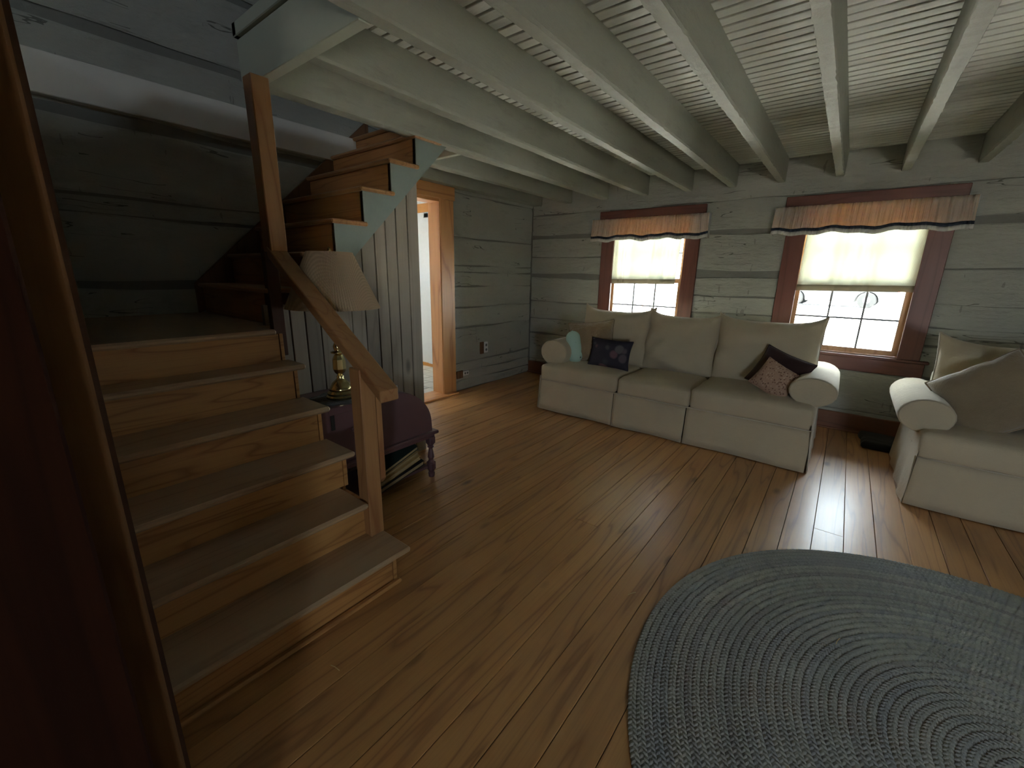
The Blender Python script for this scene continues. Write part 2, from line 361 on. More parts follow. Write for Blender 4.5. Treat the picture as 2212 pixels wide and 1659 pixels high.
        for a, b, e in ((0, 1, 2), (1, 2, 0), (2, 0, 1)):
            for sd in (0, N[e]):
                for i in range(N[a]):
                    for j in range(N[b]):
                        q = []
                        for di, dj in ((0, 0), (1, 0), (1, 1), (0, 1)):
                            t = [0, 0, 0]; t[a] = i + di; t[b] = j + dj; t[e] = sd; q.append(vid(*t))
                        fs.append(tuple(q if sd else q[::-1]))
        return s.add(vs, fs)
    def pillow(s, w, h, t, pinch=0.07, n=14, wr=0.006, seed=0, ear=0.0):
        """knife-edge pillow in the xz plane, thickness along y, centre at 0"""
        def pt(u, v, sd):
            ex = w / 2 * u * (1 - pinch * (1 - v * v)); ez = h / 2 * v * (1 - pinch * (1 - u * u)) + ear * (abs(u) ** 5 - 0.35) * (v if v > 0 else 0) * 0.8
            th = t / 2 * (max(0, 1 - u ** 4) ** 0.55) * (max(0, 1 - v ** 4) ** 0.55)
            k = (wr * noise.noise(Vector((u * 2.6 + seed, v * 2.6, sd * 3 + seed))) * 2 + wr * 0.8 * noise.noise(Vector((math.atan2(v, u) * 5, (u * u + v * v) * 0.8, seed))) * (u * u + v * v) * 0.7) * (1 - (u * v) ** 2)
            return Vector((ex, sd * th + k * (1 if th > 0.01 else 0.3), ez))
        vs = []; idx = {}
        for sd in (-1, 1):
            for i in range(n + 1):
                for j in range(n + 1):
                    u = math.sin((i / n - 0.5) * math.pi); v = math.sin((j / n - 0.5) * math.pi)
                    if sd == 1 and (i in (0, n) or j in (0, n)): idx[(sd, i, j)] = idx[(-1, i, j)]; continue
                    idx[(sd, i, j)] = len(vs); vs.append(pt(u, v, sd))
        fs = []
        for sd in (-1, 1):
            for i in range(n):
                for j in range(n):
                    q = [idx[(sd, i, j)], idx[(sd, i + 1, j)], idx[(sd, i + 1, j + 1)], idx[(sd, i, j + 1)]]
                    fs.append(tuple(q if sd < 0 else q[::-1]))
        s.edge = [pt(math.sin((k / n - .5) * math.pi), -1, -1) for k in range(n)] + [pt(1, math.sin((k / n - .5) * math.pi), -1) for k in range(n)] \
            + [pt(-math.sin((k / n - .5) * math.pi), 1, -1) for k in range(n)] + [pt(-1, -math.sin((k / n - .5) * math.pi), -1) for k in range(n)]
        return s.add(vs, fs)
    def build(s, name, mat, parent=None, smooth=False, local=False, bev=0.0, sub=0):
        me = bpy.data.meshes.new(name)
        off = Vector()
        if parent is not None and not local:
            p = parent
            while p is not None: off += p.location; p = p.parent
        me.from_pydata([tuple(v - off) for v in s.v], [], s.f); me.validate(); me.update()
        import bmesh
        bm = bmesh.new(); bm.from_mesh(me); bmesh.ops.recalc_face_normals(bm, faces=bm.faces); bm.to_mesh(me); bm.free()
        if smooth: me.shade_smooth()
        me.materials.append(mat)
        o = bpy.data.objects.new(name, me); COL.objects.link(o)
        if parent is not None: o.parent = parent
        if bev:
            b = o.modifiers.new('b', 'BEVEL'); b.width = bev; b.segments = 2; b.limit_method = 'ANGLE'
        if sub:
            q = o.modifiers.new('s', 'SUBSURF'); q.levels = sub; q.render_levels = sub
        return o
def tag(o, label=None, cat=None, group=None, kind=None):
    if label: o['label'] = label
    if cat: o['category'] = cat
    if group: o['group'] = group
    if kind: o['kind'] = kind
    return o
def thing(name, label, cat, loc, rot=(0, 0, 0), group=None):
    o = bpy.data.objects.new(name, None); COL.objects.link(o); o.location = loc; o.rotation_euler = rot
    o.empty_display_size = 0.1
    return tag(o, label, cat, group)
def struct(name, mb, mat, parent=None, **k):
    o = mb.build(name, mat, parent, **k)
    if parent is None: o['kind'] = 'structure'
    return o
def copy_mesh_obj(src, loc, parent):
    c = src.copy(); COL.objects.link(c); c.parent = parent; c.location = loc; return c

XL, YW, XR, YF, ZC = -3.57, 5.0, 3.3, -1.8, 2.49

# ------------------------------------------------------------------ logs
def log_mesh(a0, a1, z0, z1, face, axis, sgn, seed, depth=0.13, amp=0.011, wob=0.022):
    """hewn log. axis 0: runs along x with face at y=face; axis 1: runs along y, face at x=face; sgn: room side direction"""
    L = a1 - a0; n = max(3, int(L / 0.07)); mb = MB()
    prof = [(0.0, 0, 1), (0.0, 0.72, 0), (0.03, 0.95, 0), (0.14, 1, 0), (0.36, 1.0, 0), (0.62, 1.0, 0), (0.86, 1, 0), (0.97, 0.95, 0), (1.0, 0.72, 0), (1.0, 0, 1)]
    vs = []
    for i in range(n + 1):
        a = a0 + L * i / n
        lo = wob * noise.noise(Vector((a * 1.7, seed * 3.1, 0))); hi = wob * noise.noise(Vector((a * 1.7, seed * 5.3 + 9, 4)))
        for (fz, out, back) in prof:
            z = z0 + lo + (z1 + hi - z0 - lo) * fz
            d = depth if back else 0.03 * (1 - out)
            if not back: d += amp * noise.noise(Vector((a * 1.6 + seed, z * 6, seed))) + amp * 0.55 * noise.noise(Vector((a * 6 + seed, z * 23, 2))) + amp * 0.3 * noise.noise(Vector((a * 16, z * 40, seed)))
            w = face - sgn * d
            vs.append((a, w, z) if axis == 0 else (w, a, z))
    m = len(prof); fs = []
    for i in range(n):
        for j in range(m):
            k = (j + 1) % m; fs.append((i * m + j, (i + 1) * m + j, (i + 1) * m + k, i * m + k))
    fs += [tuple(range(m)), tuple(range((n + 1) * m - 1, n * m - 1, -1))]
    return mb.add(vs, fs)
LS = [0]
def logrow(parent, rows, a0, a1, face, axis, sgn):
    for (z0, z1) in rows:
        LS[0] += 1
        log_mesh(a0, a1, z0, z1, face, axis, sgn, LS[0] * 1.37).build('log', M['log'], parent, smooth=False)

# window wall (wall_back) : chinking plane set back, logs as children; holes for the two windows
W1 = (-2.40, -1.48); W2 = (-0.45, 0.46); WZ = (0.70, 2.02)
b = MB()
def wall_x(b, y0, y1, x0, x1, z0, z1, holes):
    xs = x0
    for (hx0, hx1, hz0, hz1) in sorted(holes):
        if hx0 > xs: b.box(xs, hx0, y0, y1, z0, z1)
        b.box(hx0, hx1, y0, y1, z0, hz0); b.box(hx0, hx1, y0, y1, hz1, z1); xs = hx1
    b.box(xs, x1, y0, y1, z0, z1)
def wall_y(b, x0, x1, y0, y1, z0, z1, holes):
    ys = y0
    for (hy0, hy1, hz0, hz1) in sorted(holes):
        if hy0 > ys: b.box(x0, x1, ys, hy0, z0, z1)
        if hz0 > z0: b.box(x0, x1, hy0, hy1, z0, hz0)
        if hz1 < z1: b.box(x0, x1, hy0, hy1, hz1, z1)
        ys = hy1
    b.box(x0, x1, ys, y1, z0, z1)
wall_x(b, YW + 0.016, YW + 0.13, XL - 0.2, XR + 0.1, -0.1, 4.7, [(*W1, *WZ), (*W2, *WZ)])
wb = struct('wall_back', b, M['chink'])
logrow(wb, [(0.0, 0.203), (0.21, 0.575)], XL + 0.01, XR, YW, 0, -1)
logrow(wb, [(0.60, 0.79), (0.80, 1.03), (1.04, 1.36), (1.41, 1.62), (1.63, 1.86), (1.91, 2.16)], XL + 0.01, W1[0] - 0.03, YW, 0, -1)
logrow(wb, [(0.60, 1.025), (1.035, 1.205), (1.213, 1.40), (1.475, 1.84), (1.885, 2.16)], W1[1] + 0.03, W2[0] - 0.03, YW, 0, -1)
logrow(wb, [(0.60, 0.86), (0.87, 1.02), (1.03, 1.215), (1.225, 1.50), (1.515, 1.83), (1.90, 2.16)], W2[1] + 0.03, XR, YW, 0, -1)
logrow(wb, [(2.165, 2.60)], XL + 0.01, XR, YW, 0, -1)

# left log wall with door gap y 2.37..3.27
b = MB(); DY = (2.36, 3.27)
wall_y(b, XL - 0.15, XL - 0.016, YF - 0.1, YW + 0.13, -0.1, 4.7, [(*DY, -0.1, 2.16)])
wl = struct('wall_left', b, M['chink'])
logrow(wl, [(0, .25), (.26, .62), (.63, .94), (.95, 1.265), (1.315, 1.69), (1.70, 1.79), (1.815, 2.20)], YF, 2.22, XL, 1, 1)
logrow(wl, [(2.26, 2.66), (2.72, 3.13), (3.16, 3.55), (3.6, 4.0), (4.02, 4.4)], YF, YW, XL, 1, 1)
logrow(wl, [(0, .11), (.115, .215), (.222, .335), (.345, .755), (.765, 1.0), (1.008, 1.245), (1.255, 1.40), (1.41, 1.475), (1.485, 1.79), (1.80, 2.25)], 3.45, YW - 0.02, XL, 1, 1)
# pale rim board standing on the wall at second-floor level
struct('trim_1', MB().box(XL - 0.02, XL + 0.05, YF, 2.33, 2.275, 2.482, 0.004), M['rim'])

# other walls (mostly behind the camera), with window openings
b = MB(); wall_y(b, XR + 0.0, XR + 0.12, YF - 0.1, YW + 0.13, -0.1, 4.7, [])
b = MB(); RH = []
wall_y(b, XR, XR + 0.12, YF - 0.1, YW + 0.13, -0.1, 2.8, RH); wall_y(b, XR, XR + 0.12, YF - 0.1, YW + 0.13, 2.8, 4.7, [(1.7, 2.3, 3.27, 3.73)])
wr_ = struct('wall_right', b, M['log'])
b = MB(); wall_x(b, YF - 0.12, YF, XL - 0.2, XR + 0.1, -0.1, 4.7, [(-2.4, -2.12, 3.2, 3.48), (1.58, 2.22, 0.55, 1.41)])
struct('wall_front', b, M['log'])
struct('trim_2', MB().box(XL - 0.2, XR + 0.12, YF - 0.12, YW + 0.13, 4.62, 4.72), M['log'])   # upstairs roof lining

# ------------------------------------------------------------------ floor
fl = struct('floor', MB().box(XL - 0.1, XR, YF, YW + 0.1, -0.1, -0.021), M['dark'])
PW = 0.14; plank_cache = {}
def plank(L):
    k = round(L, 2)
    if k not in plank_cache:
        o = MB().box(-PW / 2 + 0.0012, PW / 2 - 0.0012, -k / 2 + .001, k / 2 - .001, -0.02, 0.0, 0.0012).build('plank', M['floor'], fl, local=True)
        plank_cache[k] = o; o['_used'] = 0
    return plank_cache[k]
i0 = int((XL + 0.63) / PW) - 1
x = -0.63 + PW * (i0) + PW / 2
while x - PW / 2 < XR - 0.02:
    y = YF
    cuts = [YF]
    while cuts[-1] < YW - 0.01:
        nx = YW if (len(cuts) > 1 or R.random() < 0.72) else cuts[-1] + R.choice([1.2, 2.2, 3.0, 3.8, 4.6, 5.4])
        cuts.append(nx)
    for y0, y1 in zip(cuts, cuts[1:]):
        L = round(y1 - y0, 2); src = plank(L); loc = (x, (y0 + y1) / 2, R.uniform(-0.0008, 0.0008))
        if src['_used'] == 0: src.location = loc; src['_used'] = 1
        else: copy_mesh_obj(src, loc, fl)
    x += PW
for o in list(fl.children):
    if '_used' in o: del o['_used']

# baseboard
struct('baseboard_back', MB().box(XL + 0.01, XR, YW - 0.032, YW + 0.01, 0.0, 0.17, 0.004).box(XL + 0.01, XR, YW - 0.05, YW - 0.03, 0.0, 0.018, 0.004), M['basebd'])

# ------------------------------------------------------------------ ceiling boards and joists
b = MB()
b.box(-1.5, XR, YF, YW, 2.52, 2.56); b.box(-2.56, -1.5, 1.09, YW, 2.52, 2.56); b.box(XL, -2.56, 2.62, YW, 2.52, 2.56)
ce = struct('ceiling', b, M['dark'])
BP = 0.0715; y = 2.479 - BP * 60; cb = {}
while y < YW:
    if y > YF:
        xa = XL if y > 2.62 else (-2.56 if y > 1.12 else -1.55)
        if xa not in cb:
            cb[xa] = MB().box(xa, XR, 0.0065, BP - 0.0065, 2.49, 2.515, 0.0025).build('board', M['board'], ce, local=True); cb[xa].location = (0, y, 0)
        else: copy_mesh_obj(cb[xa], (0, y, R.uniform(-0.001, 0.001)), ce)
    y += BP
def joist(xa, xb, y0, y1, seed):
    n = int((y1 - y0) / 0.035); vs = []; mb = MB()
    for i in range(n + 1):
        yy = y0 + (y1 - y0) * i / n
        d = 0.003 * noise.noise(Vector((yy * 1.5, seed * 7, 0))) + 0.006 * noise.noise(Vector((yy * 17, seed * 7, 0))); e = 0.003 * noise.noise(Vector((yy * 1.5, seed * 7, 5))) + 0.008 * noise.noise(Vector((yy * 15, seed * 3, 5))) * max(0, 0.3 + noise.noise(Vector((yy * 2, seed, 1)))) * 2; g = 0.004 * noise.noise(Vector((yy * 1.3, seed, 9))) + 0.003 * noise.noise(Vector((yy * 19, seed, 9)))
        vs += [(xa + d * .3, yy, 2.52), (xa + d * .3, yy, 2.30), (xa + 0.004 + d, yy, 2.286 + g), ((xa + xb) / 2, yy, 2.285 + g), (xb - 0.005 + e, yy, 2.286 + g), (xb + e * .3, yy, 2.298 + abs(e) * 1.5), (xb + e * .3, yy, 2.52)]
    m = 7; fs = [(i * m + j, (i + 1) * m + j, (i + 1) * m + (j + 1) % m, i * m + (j + 1) % m) for i in range(n) for j in range(m)]
    fs += [tuple(range(m)), tuple(range((n + 1) * m - 1, n * m - 1, -1))]
    return mb.add(vs, fs).build('joist', M['joist'], ce)
joist(XL + 0.0, -3.43, 2.62, YW + .02, 1); joist(-3.06, -2.97, 2.62, YW + .02, 2)
joist(-2.555, -2.46, 1.13, YW + .02, 3); joist(-2.055, -1.975, 1.13, YW + .02, 4)
for k, (xa, xb) in enumerate([(-1.565, -1.495), (-1.135, -1.07), (-.715, -.65), (-.268, -.205), (.168, .234), (.61, .675), (1.05, 1.115), (1.49, 1.555), (1.93, 1.995), (2.37, 2.435), (2.81, 2.875)]):
    joist(xa, xb, YF, YW + .02, 5 + k)
# header at the near side of the stairwell, capped by the edge of the upper floor
hd = struct('trim_3', MB().box(-2.60, -1.57, 1.075, 1.13, 2.285, 2.495, 0.003), M['trimpaint'])
MB().box(-2.60, -1.57, 1.06, 1.13, 2.500, 2.56, 0.004).build('nosing', M['trimpaint'], hd)
struct('trim_4', MB().box(XL, -2.56, 2.60, 2.64, 2.3, 2.56, 0.003).box(-2.60, -2.56, 1.06, 2.62, 2.50, 2.56, 0.003), M['trimpaint'])

# ------------------------------------------------------------------ windows
def window(idx, xc, name):
    x0, x1 = xc - 0.61, xc + 0.61; h0, h1 = (W1 if idx == 1 else W2)
    root = bpy.data.objects.new('window_%d' % idx, None); COL.objects.link(root); root.location = (xc, YW, 0.58); root['kind'] = 'structure'
    zt = 2.145
    MB().box(x0, x1, YW - 0.035, YW + 0.0, zt - 0.11, zt, 0.004).build('head_casing', M['redtrimx'], root)
    MB().box(x0 + 0.04, x0 + 0.20, YW - 0.03, YW + 0.0, 0.70, zt - 0.11, 0.004).build('side_casing', M['redtrim'], root)
    MB().box(x1 - 0.18, x1 - 0.03, YW - 0.03, YW + 0.0, 0.70, zt - 0.11, 0.004).build('side_casing', M['redtrim'], root)
    MB().box(x0 + 0.03, x1 + 0.01, YW - 0.03, YW + 0.0, 0.585, 0.71, 0.004).build('apron', M['redtrimx'], root)
    MB().box(x0 + 0.0, x1 + 0.03, YW - 0.06, YW + 0.03, 0.71, 0.735, 0.006).build('stool', M['redtrimx'], root)
    # pine jamb lining
    MB().box(h0, h0 + 0.025, YW, YW + 0.15, WZ[0], WZ[1]).box(h1 - 0.025, h1, YW, YW + 0.15, WZ[0], WZ[1]).box(h0, h1, YW, YW + 0.15, WZ[1] - 0.025, WZ[1]).box(h0, h1, YW + 0.03, YW + 0.16, WZ[0], WZ[0] + 0.04).build('jamb', M['sash'], root)
    a, c = h0 + 0.026, h1 - 0.026
    for nm, z0, z1, yy in (('lower_sash', 0.742, 1.37, YW + 0.05), ('upper_sash', 1.335, 1.99, YW + 0.085)):
        s = MB().box(a, a + 0.045, yy, yy + 0.033, z0, z1).box(c - 0.045, c, yy, yy + 0.033, z0, z1).box(a + 0.045, c - 0.045, yy, yy + 0.033, z0, z0 + 0.045).box(a + 0.045, c - 0.045, yy, yy + 0.033, z1 - 0.04, z1).build(nm, M['sash'], root)
        MB().box(a + 0.045, c - 0.045, yy + 0.014, yy + 0.018, z0 + 0.045, z1 - 0.04).build('pane', M['glass'], s)
        g0, g1 = a + 0.045, c - 0.045
        for q in (1, 2):
            xx = g0 + (g1 - g0) * q / 3; MB().box(xx - 0.008, xx + 0.008, yy + 0.008, yy + 0.024, z0 + 0.045, z1 - 0.04).build('grille_bar', M['grille'], s)
        zz = (z0 + z1) / 2; MB().box(g0, g1, yy + 0.009, yy + 0.023, zz - 0.008, zz + 0.008).build('grille_bar', M['grille'], s)
    return root
w1 = window(1, -1.93, 'w'); w2 = window(2, 0.0, 'w')

def valance(xc, half, label):
    t = thing('valance', label, 'curtain', (xc, YW - 0.1, 1.80), group='window valances')
    x0, x1 = xc - half, xc + half
    sd = xc * 3 + 1
    def fold(x, v):
        return 0.0055 * math.sin(x * 230 + 3.5 * math.sin(x * 17 + sd)) * (0.8 + 0.5 * noise.noise(Vector((x * 30, v * 3, sd)))) + 0.004 * math.sin(x * 97 + 2 * math.sin(x * 9))  + 0.016 * math.sin(x * 19 + sd) * (1 - v)
    def fn(zl, zh, k=0.0):
        def f(u, v):
            x = x0 + (x1 - x0) * u; z = zl + (zh - zl) * v
            vv = (z - 1.80) / 0.25
            dz = -0.010 * math.sin(x * 13 + sd) * (1 - vv) + 0.006 * math.sin(x * 31 + 2 * sd) * (1 - vv)
            flare = 1 + 0.018 * (1 - vv)
            return (xc + (x - xc) * flare, YW - 0.115 - 0.02 * (1 - vv) + fold(x, vv) - k, z + dz)
        return f
    MB().sheet(fn(1.857, 2.045), 420, 6, 0.002).build('cloth', M['valance'], t, smooth=True)
    MB().sheet(fn(1.832, 1.857, 0.0005), 420, 1, 0.002).build('navy_band', M['navy'], t, smooth=True)
    MB().sheet(fn(1.798, 1.832), 420, 2, 0.002).build('hem', M['hem'], t, smooth=True)
    # the ends turn back to the wall over a rod
    for s in (-1, 1):
        xx = xc + s * (half + 0.004)
        MB().box(xx - 0.002, xx + 0.002, YW - 0.115, YW - 0.035, 1.80, 2.045).build('return', M['hem'], t)
    MB().tube([(x0, YW - 0.1, 2.02), (x1, YW - 0.1, 2.02)], 0.007, 8).tube([(x0, YW - 0.1, 2.02), (x0, YW - 0.03, 2.02)], 0.006, 8).tube([(x1, YW - 0.1, 2.02), (x1, YW - 0.03, 2.02)], 0.006, 8).build('rod', M['white'], t)
valance(-1.93, 0.665, 'narrow-looking gathered check valance over the left window behind the long sofa')
valance(-0.01, 0.665, 'gathered check valance with navy band over the right window')

def cafe(xa, xb, zb, skew, label, open_gap=None):
    t = thing('cafe_curtain', label, 'curtain', ((xa + xb) / 2, YW - 0.02, zb), group='cafe curtains')
    def f(zl, zh):
        def g(u, v):
            x = xa + (xb - xa) * u; z = zl + (zh - zl) * v; vv = (z - zb) / (1.96 - zb)
            w = 0.012 * math.sin(x * 48 + 2.5 * math.sin(x * 13 + xa)) + 0.012 * math.sin(x * 21 + xa)
            xx = x + skew * (1 - vv) * (x - xa) + 0.014 * (1 - vv) * math.sin(x * 21)
            return (xx, YW + 0.012 + w * (0.6 + 0.4 * (1 - vv)), z + 0.012 * u * (1 if True else 0))
        return g
    MB().sheet(f(zb + 0.055, 1.96), 90, 10, 0.0015).build('cloth', M['sheer'], t, smooth=True)
    MB().sheet(f(zb, zb + 0.055), 90, 2, 0.002).build('hem', M['sheerhem'], t, smooth=True)
    MB().tube([(xa - 0.01, YW + 0.015, 1.955), (xb + 0.01, YW + 0.015, 1.955)], 0.006, 8).build('rod', M['white'], t)
cafe(-2.36, -1.545, 1.305, -0.03, 'short sheer cream cafe curtain in the left window above the long sofa')
cafe(-0.40, 0.435, 1.295, 0.01, 'short cream cafe curtain with tan hem band in the right window')

# ------------------------------------------------------------------ doorway in the left wall and the kitchen beyond
dr = bpy.data.objects.new('door_1', None); COL.objects.link(dr); dr.location = (XL, 2.8, 0); dr['kind'] = 'structure'
MB().box(XL - 0.02, XL + 0.03, 3.275, 3.472, 0, 2.15, 0.003).build('casing', M['casing'], dr)
MB().box(XL - 0.02, XL + 0.03, 2.20, 2.36, 0, 2.15, 0.003).build('casing', M['casing'], dr)
MB().box(XL - 0.02, XL + 0.045, 2.18, 3.48, 2.15, 2.285, 0.004).build('head', M['casingy'], dr)
MB().box(XL - 0.155, XL + 0.022, 3.268, 3.30, 0, 2.15, 0.002).build('jamb', M['casing'], dr)
MB().box(XL - 0.155, XL + 0.022, 2.33, 2.362, 0, 2.15, 0.002).build('jamb', M['casing'], dr)
MB().box(XL - 0.155, XL + 0.022, 2.36, 3.27, 2.12, 2.15, 0.002).build('jamb_head', M['casingy'], dr)
MB().box(XL - 0.17, XL + 0.11, 2.30, 3.44, 0.0, 0.022, 0.005).build('threshold', M['casingy'], dr)
KY = 4.24
kf = struct('trim_5', MB().box(-6.1, XL - 0.15, 1.6, 4.4, -0.1, -0.012), M['grout'])
tl = None
for i in range(9):
    for j in range(8):
        cx = -3.84 - i * 0.21; cy = 4.13 - j * 0.21
        if tl is None:
            tl = MB().box(-0.101, 0.101, -0.101, 0.101, -0.012, 0.0, 0.002).build('tile', M['tile'], kf, local=True); tl.location = (cx, cy, 0)
        else: copy_mesh_obj(tl, (cx, cy, 0), kf)
b = MB(); DX = (-4.80, -3.94)
wall_x(b, KY, KY + 0.12, -6.1, XL - 0.15, -0.1, 2.6, [(DX[0] + 0.12, DX[1] - 0.12, 1.0, 2.02)])
struct('wall_kitchen_back', b, M['white'])
b = MB(); wall_y(b, -6.1, -5.98, 1.5, KY + 0.12, -0.1, 2.6, [(2.82, 3.18, 1.3, 1.8)]); b.box(-6.1, XL - 0.15, 1.5, 1.6, -0.1, 2.6)
struct('wall_kitchen_left', b, M['white'])
struct('ceiling_kitchen', MB().box(-6.1, XL - 0.15, 1.5, KY + 0.12, 2.42, 2.5), M['white'])
struct('baseboard_kitchen', MB().box(-6.0, XL - 0.15, KY - 0.016, KY, 0, 0.05), M['orange'])
struct('trim_6', MB().box(-5.05, -3.75, KY - 0.03, KY, 2.215, 2.33, 0.003), M['orange'])
d2 = bpy.data.objects.new('door_2', None); COL.objects.link(d2); d2.location = (-4.37, KY, 0); d2['kind'] = 'structure'
MB().box(DX[0] - 0.09, DX[0], KY - 0.03, KY, 0.05, 2.2, 0.004).box(DX[1], DX[1] + 0.09, KY - 0.03, KY, 0.05, 2.2, 0.004).box(DX[0] - 0.09, DX[1] + 0.09, KY - 0.03, KY, 2.14, 2.213, 0.004).build('frame', M['white'], d2)
lx0, lx1 = DX[0] + 0.12, DX[1] - 0.12
sl_ = MB().box(DX[0], lx0, KY - 0.02, KY + .02, 0.05, 2.14, 0.003).box(lx1, DX[1], KY - 0.02, KY + .02, 0.05, 2.14, 0.003).box(lx0, lx1, KY - 0.02, KY + .02, 2.0, 2.14, 0.003).box(lx0, lx1, KY - 0.02, KY + .02, 0.05, 1.02, 0.003).build('slab', M['white'], d2)
MB().box(lx0 - 0.02, lx0 + 0.012, KY - 0.03, KY, 0.99, 2.03).box(lx1 - 0.012, lx1 + 0.02, KY - 0.03, KY, 0.99, 2.03).box(lx0, lx1, KY - 0.03, KY, 0.99, 1.022).box(lx0, lx1, KY - 0.03, KY, 1.998, 2.03).build('lite_frame', M['rim'], d2)
MB().box(lx0, lx1, KY - 0.012, KY - 0.008, 1.0, 2.02).build('pane', M['glass'], d2)
for z in (1.35, 1.68): MB().box(lx0, lx1, KY - 0.018, KY - 0.004, z - 0.008, z + 0.008).build('grille_bar', M['rim'], d2)
for x0_, x1_ in ((DX[0] + 0.12, DX[0] + 0.38), (DX[1] - 0.38, DX[1] - 0.12)):
    MB().box(x0_, x1_, KY - 0.028, KY - 0.018, 0.25, 0.85, 0.006).build('panel', M['white'], d2)
MB().lathe([(0.012, 0), (0.012, 0.03), (0.028, 0.035), (0.028, 0.06), (0.01, 0.068)], (DX[1] - 0.07, KY - 0.085, 1.0), 16, 1).build('knob', M['brass'], d2, smooth=True)

# outlets on the left wall
t = thing('wall_outlet', 'white electrical outlet plate set in a cut notch on the left log wall, higher one', 'outlet', (XL, 4.0, 0.48), group='outlets on the left wall')
MB().box(XL - 0.01, XL + 0.016, 3.925, 3.985, 0.405, 0.555).build('backing', M['midbrown'], t)
MB().box(XL - 0.01, XL + 0.022, 3.985, 4.06, 0.415, 0.55, 0.004).build('plate', M['white'], t)
for z in (0.452, 0.512): MB().lathe([(0.017, 0), (0.017, 0.004)], (XL + 0.021, 4.022, z), 14, 0).build('socket', M['grille'], t)
t = thing('floor_outlet', 'small white outlet low on the left wall beside the door casing', 'outlet', (XL, 3.6, 0.19), group='outlets on the left wall')
MB().box(XL - 0.01, XL + 0.018, 3.50, 3.60, 0.155, 0.245).build('backing', M['midbrown'], t)
MB().box(XL - 0.01, XL + 0.022, 3.60, 3.70, 0.178, 0.235, 0.004).build('plate', M['white'], t)
for yy in (3.632, 3.672): MB().lathe([(0.013, 0), (0.013, 0.004)], (XL + 0.021, yy, 0.206), 14, 0).build('socket', M['grille'], t)

# ------------------------------------------------------------------ staircase
YS0 = 0.10
st = thing('staircase', 'pine staircase with worn treads turning at a landing by the log wall', 'staircase', (-2.3, 0.55, 0))
nz = [-1.38, -1.565, -1.746, -1.942, -2.147, -2.295]; rz = [-1.44, -1.625, -1.80, -2.0, -2.205, -2.325]; zz = [0.186, 0.372, 0.557, 0.743, 0.93, 1.10]
XS = -2.50; YN = 1.04
for k in range(6):
    zb = 0 if k == 0 else zz[k - 1]
    ye = 0.985
    MB().box(rz[k] - 0.02, rz[k], YS0, ye, zb, zz[k] - 0.028, 0.001).build('riser', M['riser'], st)
    MB().box(rz[k] - 0.02, rz[k] + 0.003, ye + 0.003, ye + 0.021, zb, zz[k] - 0.028, 0.001).build('corner_strip', M['riser'], st)
    if k < 5:
        yt = {0: 1.05, 1: 0.968}.get(k, 1.03)
        MB().box(rz[k + 1] - 0.01, nz[k], YS0, yt, zz[k] - 0.028, zz[k], 0.009).build('tread', M['tread'], st)
MB().box(rz[0] - 0.0, rz[0] + 0.03, YS0, 1.015, 0, 0.02, 0.008).build('shoe_moulding', M['riser'], st)
MB().box(-2.52, nz[5], YS0, 0.968, zz[5] - 0.028, zz[5], 0.009).box(XL + 0.01, -2.5, YS0, YN, zz[5] - 0.028, zz[5], 0.003).build('landing', M['tread'], st)
# closed side under the treads (far side)
prof = [(rz[0] - 0.022, 0)]
for k in range(6):
    prof.append((rz[k] - 0.022, zz[k] - 0.029)); prof.append((rz[k + 1] - 0.022 if k < 5 else -2.5, zz[k] - 0.029))
prof.append((-2.5, 0))
MB().prism(prof, 0.988, 1.004, 1).build('side_panel', M['riser'], st)
# upper flight
ry = [1.04, 1.245, 1.45, 1.66, 1.88, 2.095, 2.31]; uz = [1.30, 1.50, 1.70, 1.91, 2.11, 2.305, 2.49]
for k in range(7):
    zb = 1.10 if k == 0 else uz[k - 1]
    MB().box(XL + 0.02, XS + 0.0, ry[k], ry[k] + 0.02, zb, uz[k] - 0.026, 0.001).build('riser', M['riserx'], st)
    ye = ry[k + 1] + 0.01 if k < 6 else 2.62
    MB().box(XL + 0.02, XS + 0.035, ry[k] - 0.028, ye, uz[k] - 0.026, uz[k], 0.008).build('tread', M['treadx'], st)
# wall skirt
MB().prism([(1.0, 1.10), (1.0, 1.30), (2.45, 2.66), (2.45, 2.40), (1.25, 1.2)], XL + 0.005, XL + 0.035, 0).build('wall_skirt', M['midbrown'], st)
# brown closed panel beside first two upper steps, painted sawtooth stringer beyond it
MB().prism([(1.04, 1.10), (1.04, 1.274), (1.245, 1.274), (1.245, 1.47), (1.285, 1.47), (1.285, 1.21), (1.06, 1.21)][:0] or [(1.02, 1.21), (1.02, 1.274), (1.245, 1.274), (1.245, 1.474), (1.275, 1.474), (1.275, 1.21)], XS - 0.02, XS + 0.012, 0).build('panel', M['darkbrown'], st)
sw = [(1.275, 1.195), (1.275, 1.474)]
for k in range(2, 7):
    sw += [(ry[k], uz[k - 1] - 0.026), (ry[k], uz[k] - 0.026)]
sw += [(2.52, uz[6] - 0.026), (2.60, 2.50)]
MB().prism(sw, XS - 0.025, XS + 0.006, 0).build('stringer', M['string'], st)
MB().box(XS + 0.0, XS + 0.006, 1.262, 1.275, 1.21, 1.474).build('edge_strip', M['riserx'], st)
# dark corner post of the landing
MB().box(-2.50, -2.455, 1.02, 1.085, 0.93, 1.50, 0.003).build('corner_post', M['darkbrown'], st)

